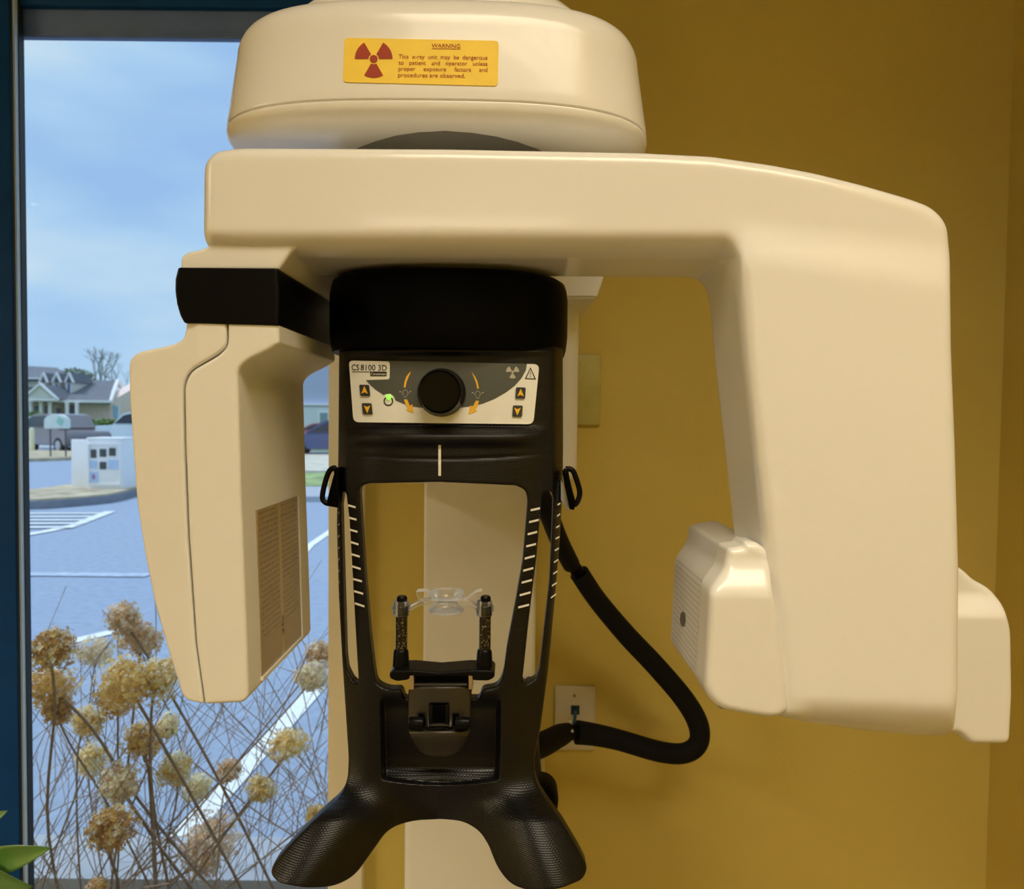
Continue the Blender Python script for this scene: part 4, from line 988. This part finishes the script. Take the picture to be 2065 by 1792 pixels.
c = P(262, 810, 90); bare_tree('pale_tree', 'hazy bare tree right of the brick gable', c.x, 90, 8.5, 9)
c = P(205, 800, 95); mst = thing('light_mast', 'thin grey light mast standing above the office roof', 'street light', (c.x, 95, 0))
lathe('pole', [(0, 0), (.13, 0), (.09, P(205, 724, 95).z), (0, P(205, 724, 95).z)], (c.x, 95, 0), mat('galvanised', (.5, .55, .62), .5, noise=5, var=.05), mst, seg=12)
z_ = P(205, 722, 95).z; box('lamp_head', c.x-.35, c.x+.35, 94.8, 95.2, z_-.12, z_+.12, mat('galvanised', (.5, .55, .62)), mst)

# ------------------------------------------------------------------ hydrangea outside the glass
hyd = thing('hydrangea_shrub', 'dried tan hydrangea shrub with papery flower heads just outside the window', 'shrub', (P(330, 1700, 1.9).x, 1.9, .015))
PET = [mat('petal_gold', (.98, .62, .22), .75, noise=60, var=.3), mat('petal_cream', (1, .86, .64), .75, noise=60, var=.15), mat('petal_tan', (.78, .50, .27), .75, noise=60, var=.35), mat('petal_brown', (.55, .31, .11), .8, noise=60, var=.4), mat('petal_grey', (.86, .69, .56), .8, noise=60, var=.25)]
for m_ in PET:
    nt = m_.node_tree; b = nt.nodes['Principled BSDF']; o = nt.nodes['Material Output']; t = nt.nodes.new('ShaderNodeBsdfTranslucent'); x = nt.nodes.new('ShaderNodeMixShader'); x.inputs[0].default_value = .42
    src = b.inputs['Base Color'].links[0].from_socket; nt.links.new(src, t.inputs[0]); nt.links.new(b.outputs[0], x.inputs[1]); nt.links.new(t.outputs[0], x.inputs[2]); nt.links.new(x.outputs[0], o.inputs[0])
STEM = mat('dry_stem', (.24, .17, .12), .85, noise=40, var=.25)
TWIG = mat('thin_twig', (.40, .31, .27), .85, noise=20, var=.3)
heads = [(253, 1250, 38, 1.95, 4, 2), (100, 1308, 48, 1.75, 3, 0), (108, 1385, 46, 1.8, 0, 2), (112, 1425, 34, 1.82, 3, 0), (197, 1318, 34, 2.3, 4, 1), (285, 1288, 42, 2.0, 2, 4), (262, 1378, 62, 1.7, 0, 0), (315, 1370, 46, 1.75, 0, 1), (238, 1412, 36, 1.75, 0, 2), (170, 1452, 33, 1.9, 0, 1), (292, 1500, 40, 1.8, 0, 3), (335, 1462, 22, 1.85, 1, 1), (185, 1528, 33, 1.95, 1, 0), (240, 1580, 42, 1.75, 1, 2), (355, 1547, 34, 1.85, 1, 0), (402, 1588, 26, 2.0, 1, 1), (462, 1556, 24, 2.1, 2, 4), (228, 1664, 50, 1.62, 3, 0), (526, 1588, 25, 1.9, 0, 1), (580, 1504, 38, 1.9, 0, 1), (425, 1690, 58, 2.1, 4, 2), (405, 1735, 45, 2.1, 4, 2), (648, 1318, 30, 2.1, 2, 4), (632, 1362, 36, 2.0, 4, 1), (640, 1640, 20, 2.0, 0, 0), (195, 1790, 22, 1.8, 2, 0)]
base = P(330, 1792, 1.9)
rnd = random.Random(11)
for i, (u, v, r, Y, m1, m2) in enumerate(heads):
    c = P(u, v, Y); R_ = r*Y/1500
    n = int(120+r*11); bm = bmesh.new()
    lobes = [Vector((rnd.uniform(-.45, .45), rnd.uniform(-.3, .3), rnd.uniform(-.35, .35))) for _ in range(5)]+[Vector((0, 0, 0))]
    for k in range(n):
        lb = lobes[k % 6]; d = Vector((rnd.gauss(0, 1), rnd.gauss(0, 1), rnd.gauss(0, 1))).normalized()
        ctr = c+(lb+d*(.46+.36*rnd.random()))*R_; fs = .0048+.0036*rnd.random()
        # a floret: three or four cupped petals
        nrm = (d+Vector((rnd.uniform(-.5, .5), rnd.uniform(-.5, .5), rnd.uniform(-.5, .5)))).normalized(); t1_ = nrm.orthogonal().normalized(); t2_ = nrm.cross(t1_); a0 = rnd.random()*6.28; mi = rnd.choice((0, 0, 0, 0, 0, 1, 1, 1, 2, 2))
        for q in range(4):
            a = a0+q*PI/2; dx = t1_*math.cos(a)+t2_*math.sin(a); dy = nrm.cross(dx); cu_ = rnd.uniform(-.1, .5)
            vs = [bm.verts.new(ctr), bm.verts.new(ctr+dx*fs*.6+dy*fs*.42+nrm*fs*cu_*.5), bm.verts.new(ctr+dx*fs*1.1+nrm*fs*cu_), bm.verts.new(ctr+dx*fs*.6-dy*fs*.42+nrm*fs*cu_*.5)]
            f = bm.faces.new(vs); f.material_index = mi
    fh = link('flower_head', bm_mesh(bm, recalc=False), [PET[m1], PET[m2], PET[1]], hyd)
    gx = base.x+rnd.uniform(-.45, .45); gy = rnd.uniform(1.75, 2.05)
    mid = Vector(((c.x*.55+gx*.45)+rnd.uniform(-.06, .06), (c.y+gy)/2, c.z*.5+rnd.uniform(-.05, .1)))
    thick = .0035 if r > 36 else .0024
    if i == 10: gx = P(335, 1792, 1.8).x; mid = P(305, 1600, 1.8); thick = .0055
    st = tube('stem', [Vector((c.x, c.y, c.z-R_*.2)), (Vector((c.x, c.y, c.z))*.7+mid*.3)+Vector((rnd.uniform(-.02, .02), 0, 0)), mid, Vector((gx, gy, .0))], thick, STEM, fh, seg=6, n=5)
bm = bmesh.new()
for i in range(140):
    gx = base.x+rnd.uniform(-.75, .75); gy = rnd.uniform(1.6, 2.5); h = rnd.uniform(.55, 1.15) if i % 3 else rnd.uniform(.4, .85)
    lean = rnd.uniform(-1.0, 1.0); p0 = Vector((gx, gy, .0)); p3 = Vector((gx+lean*.8, gy+rnd.uniform(-.2, .3), h)); p3.y = max(p3.y, 1.55)
    pts = [p0, p0.lerp(p3, .33)+Vector((rnd.uniform(-.14, .14), 0, .03)), p0.lerp(p3, .66)+Vector((rnd.uniform(-.06, .06), 0, .03)), p3]
    tube_bm(bm, [Vector(q) for q in smoothline([tuple(q) for q in pts], 4, False)], rnd.uniform(.0007, .0019), 4, False)
    for _ in range(2):
        b0 = Vector(pts[rnd.choice((1, 2))]); e = b0+Vector((rnd.uniform(-.22, .22), rnd.uniform(-.05, .1), rnd.uniform(.05, .28))); e.y = max(e.y, 1.55)
        tube_bm(bm, [b0, b0.lerp(e, .5)+Vector((rnd.uniform(-.03, .03), 0, .015)), e], rnd.uniform(.0008, .0015), 4, False)
tw = link('twigs', bm_mesh(bm, recalc=False), TWIG, hyd); tw['kind'] = 'stuff'

# ------------------------------------------------------------------ houseplant whose leaves reach in at lower left
LEAF = mat('glossy_green_leaf', (.085, .20, .035), .38, noise=18, var=.25, coat=.2)
LY = 1.02
pb_ = P(-60, 1792, LY)
plant = thing('houseplant', 'glossy green broadleaf houseplant reaching in at the lower left before the window frame', 'potted plant', (pb_.x, LY, 0))
def leaf(a, b, wd, bend=.02, tilt=.3):
    a, b = Vector(a), Vector(b); d = b-a; Ln = d.length; d.normalize(); side = d.cross(Vector((0, -1, 0))).normalized(); nr = side.cross(d).normalized()
    side = (side*math.cos(tilt)+nr*math.sin(tilt)).normalized(); nr = side.cross(d).normalized()
    bm = bmesh.new(); rows = []; n = 18
    for i in range(n+1):
        t = i/n; w_ = wd*math.sin(PI*min(1, t**.85))**.8*(1-.25*t) if 0 < t < 1 else .0003
        c = a+d*Ln*t+nr*bend*math.sin(PI*t)
        row = []
        for j in range(-4, 5):
            s = j/4; vein = .06*math.sin(t*60+abs(s)*9)*abs(s)*(1-abs(s))
            row.append(bm.verts.new(c+side*w_*s+nr*(w_*.22*abs(s)**1.5+w_*vein*.25)))
        rows.append(row)
    for i in range(n):
        for j in range(8): bm.faces.new((rows[i][j], rows[i][j+1], rows[i+1][j+1], rows[i+1][j]))
    o = link('leaf', bm_mesh(bm), LEAF, plant, 179)
    so = o.modifiers.new('t', 'SOLIDIFY'); so.thickness = .0005
    tube('midrib', [a+d*Ln*t+nr*(bend*math.sin(PI*t)-.0006) for t in (0, .3, .6, .97)], .0007, mat('pale_green_rib', (.30, .42, .12), .5, noise=30, var=.1), o, seg=6)
leaf(P(-52, 1745, LY), P(104, 1709, LY-.02), .021, .006, .25)
leaf(P(-60, 1728, LY), P(68, 1788, LY-.03), .026, .006, -.3)
leaf(P(-70, 1700, LY+.01), P(16, 1634, LY), .017, .008, .5)
leaf(P(-70, 1745, LY), P(-160, 1690, LY-.02), .025, .01, .3)
leaf(P(-62, 1770, LY), P(-130, 1850, LY-.05), .025, .01, .3)
leaf(P(-70, 1700, LY), P(-110, 1590, LY), .022, .01, .3)
tube('plant_stem', [(pb_.x, LY, .42), (pb_.x+.01, LY, .6), tuple(P(-60, 1745, LY)), tuple(P(-70, 1700, LY+.01))], .004, mat('green_stem', (.12, .16, .05), .6, noise=20, var=.2), plant)
lathe('pot', [(0, 0), (.10, 0), (.13, .30), (.14, .36), (.145, .38), (.13, .38), (.125, .35), (0, .35)], (pb_.x, LY, 0), mat('terracotta', (.35, .15, .08), .8, noise=8, var=.1), plant)
lathe('potting_soil', [(0, .352), (.122, .352), (.1, .37), (.03, .43), (0, .43)], (pb_.x, LY, 0), mat('potting_soil', (.03, .022, .015), .95, noise=50, var=.4), plant)
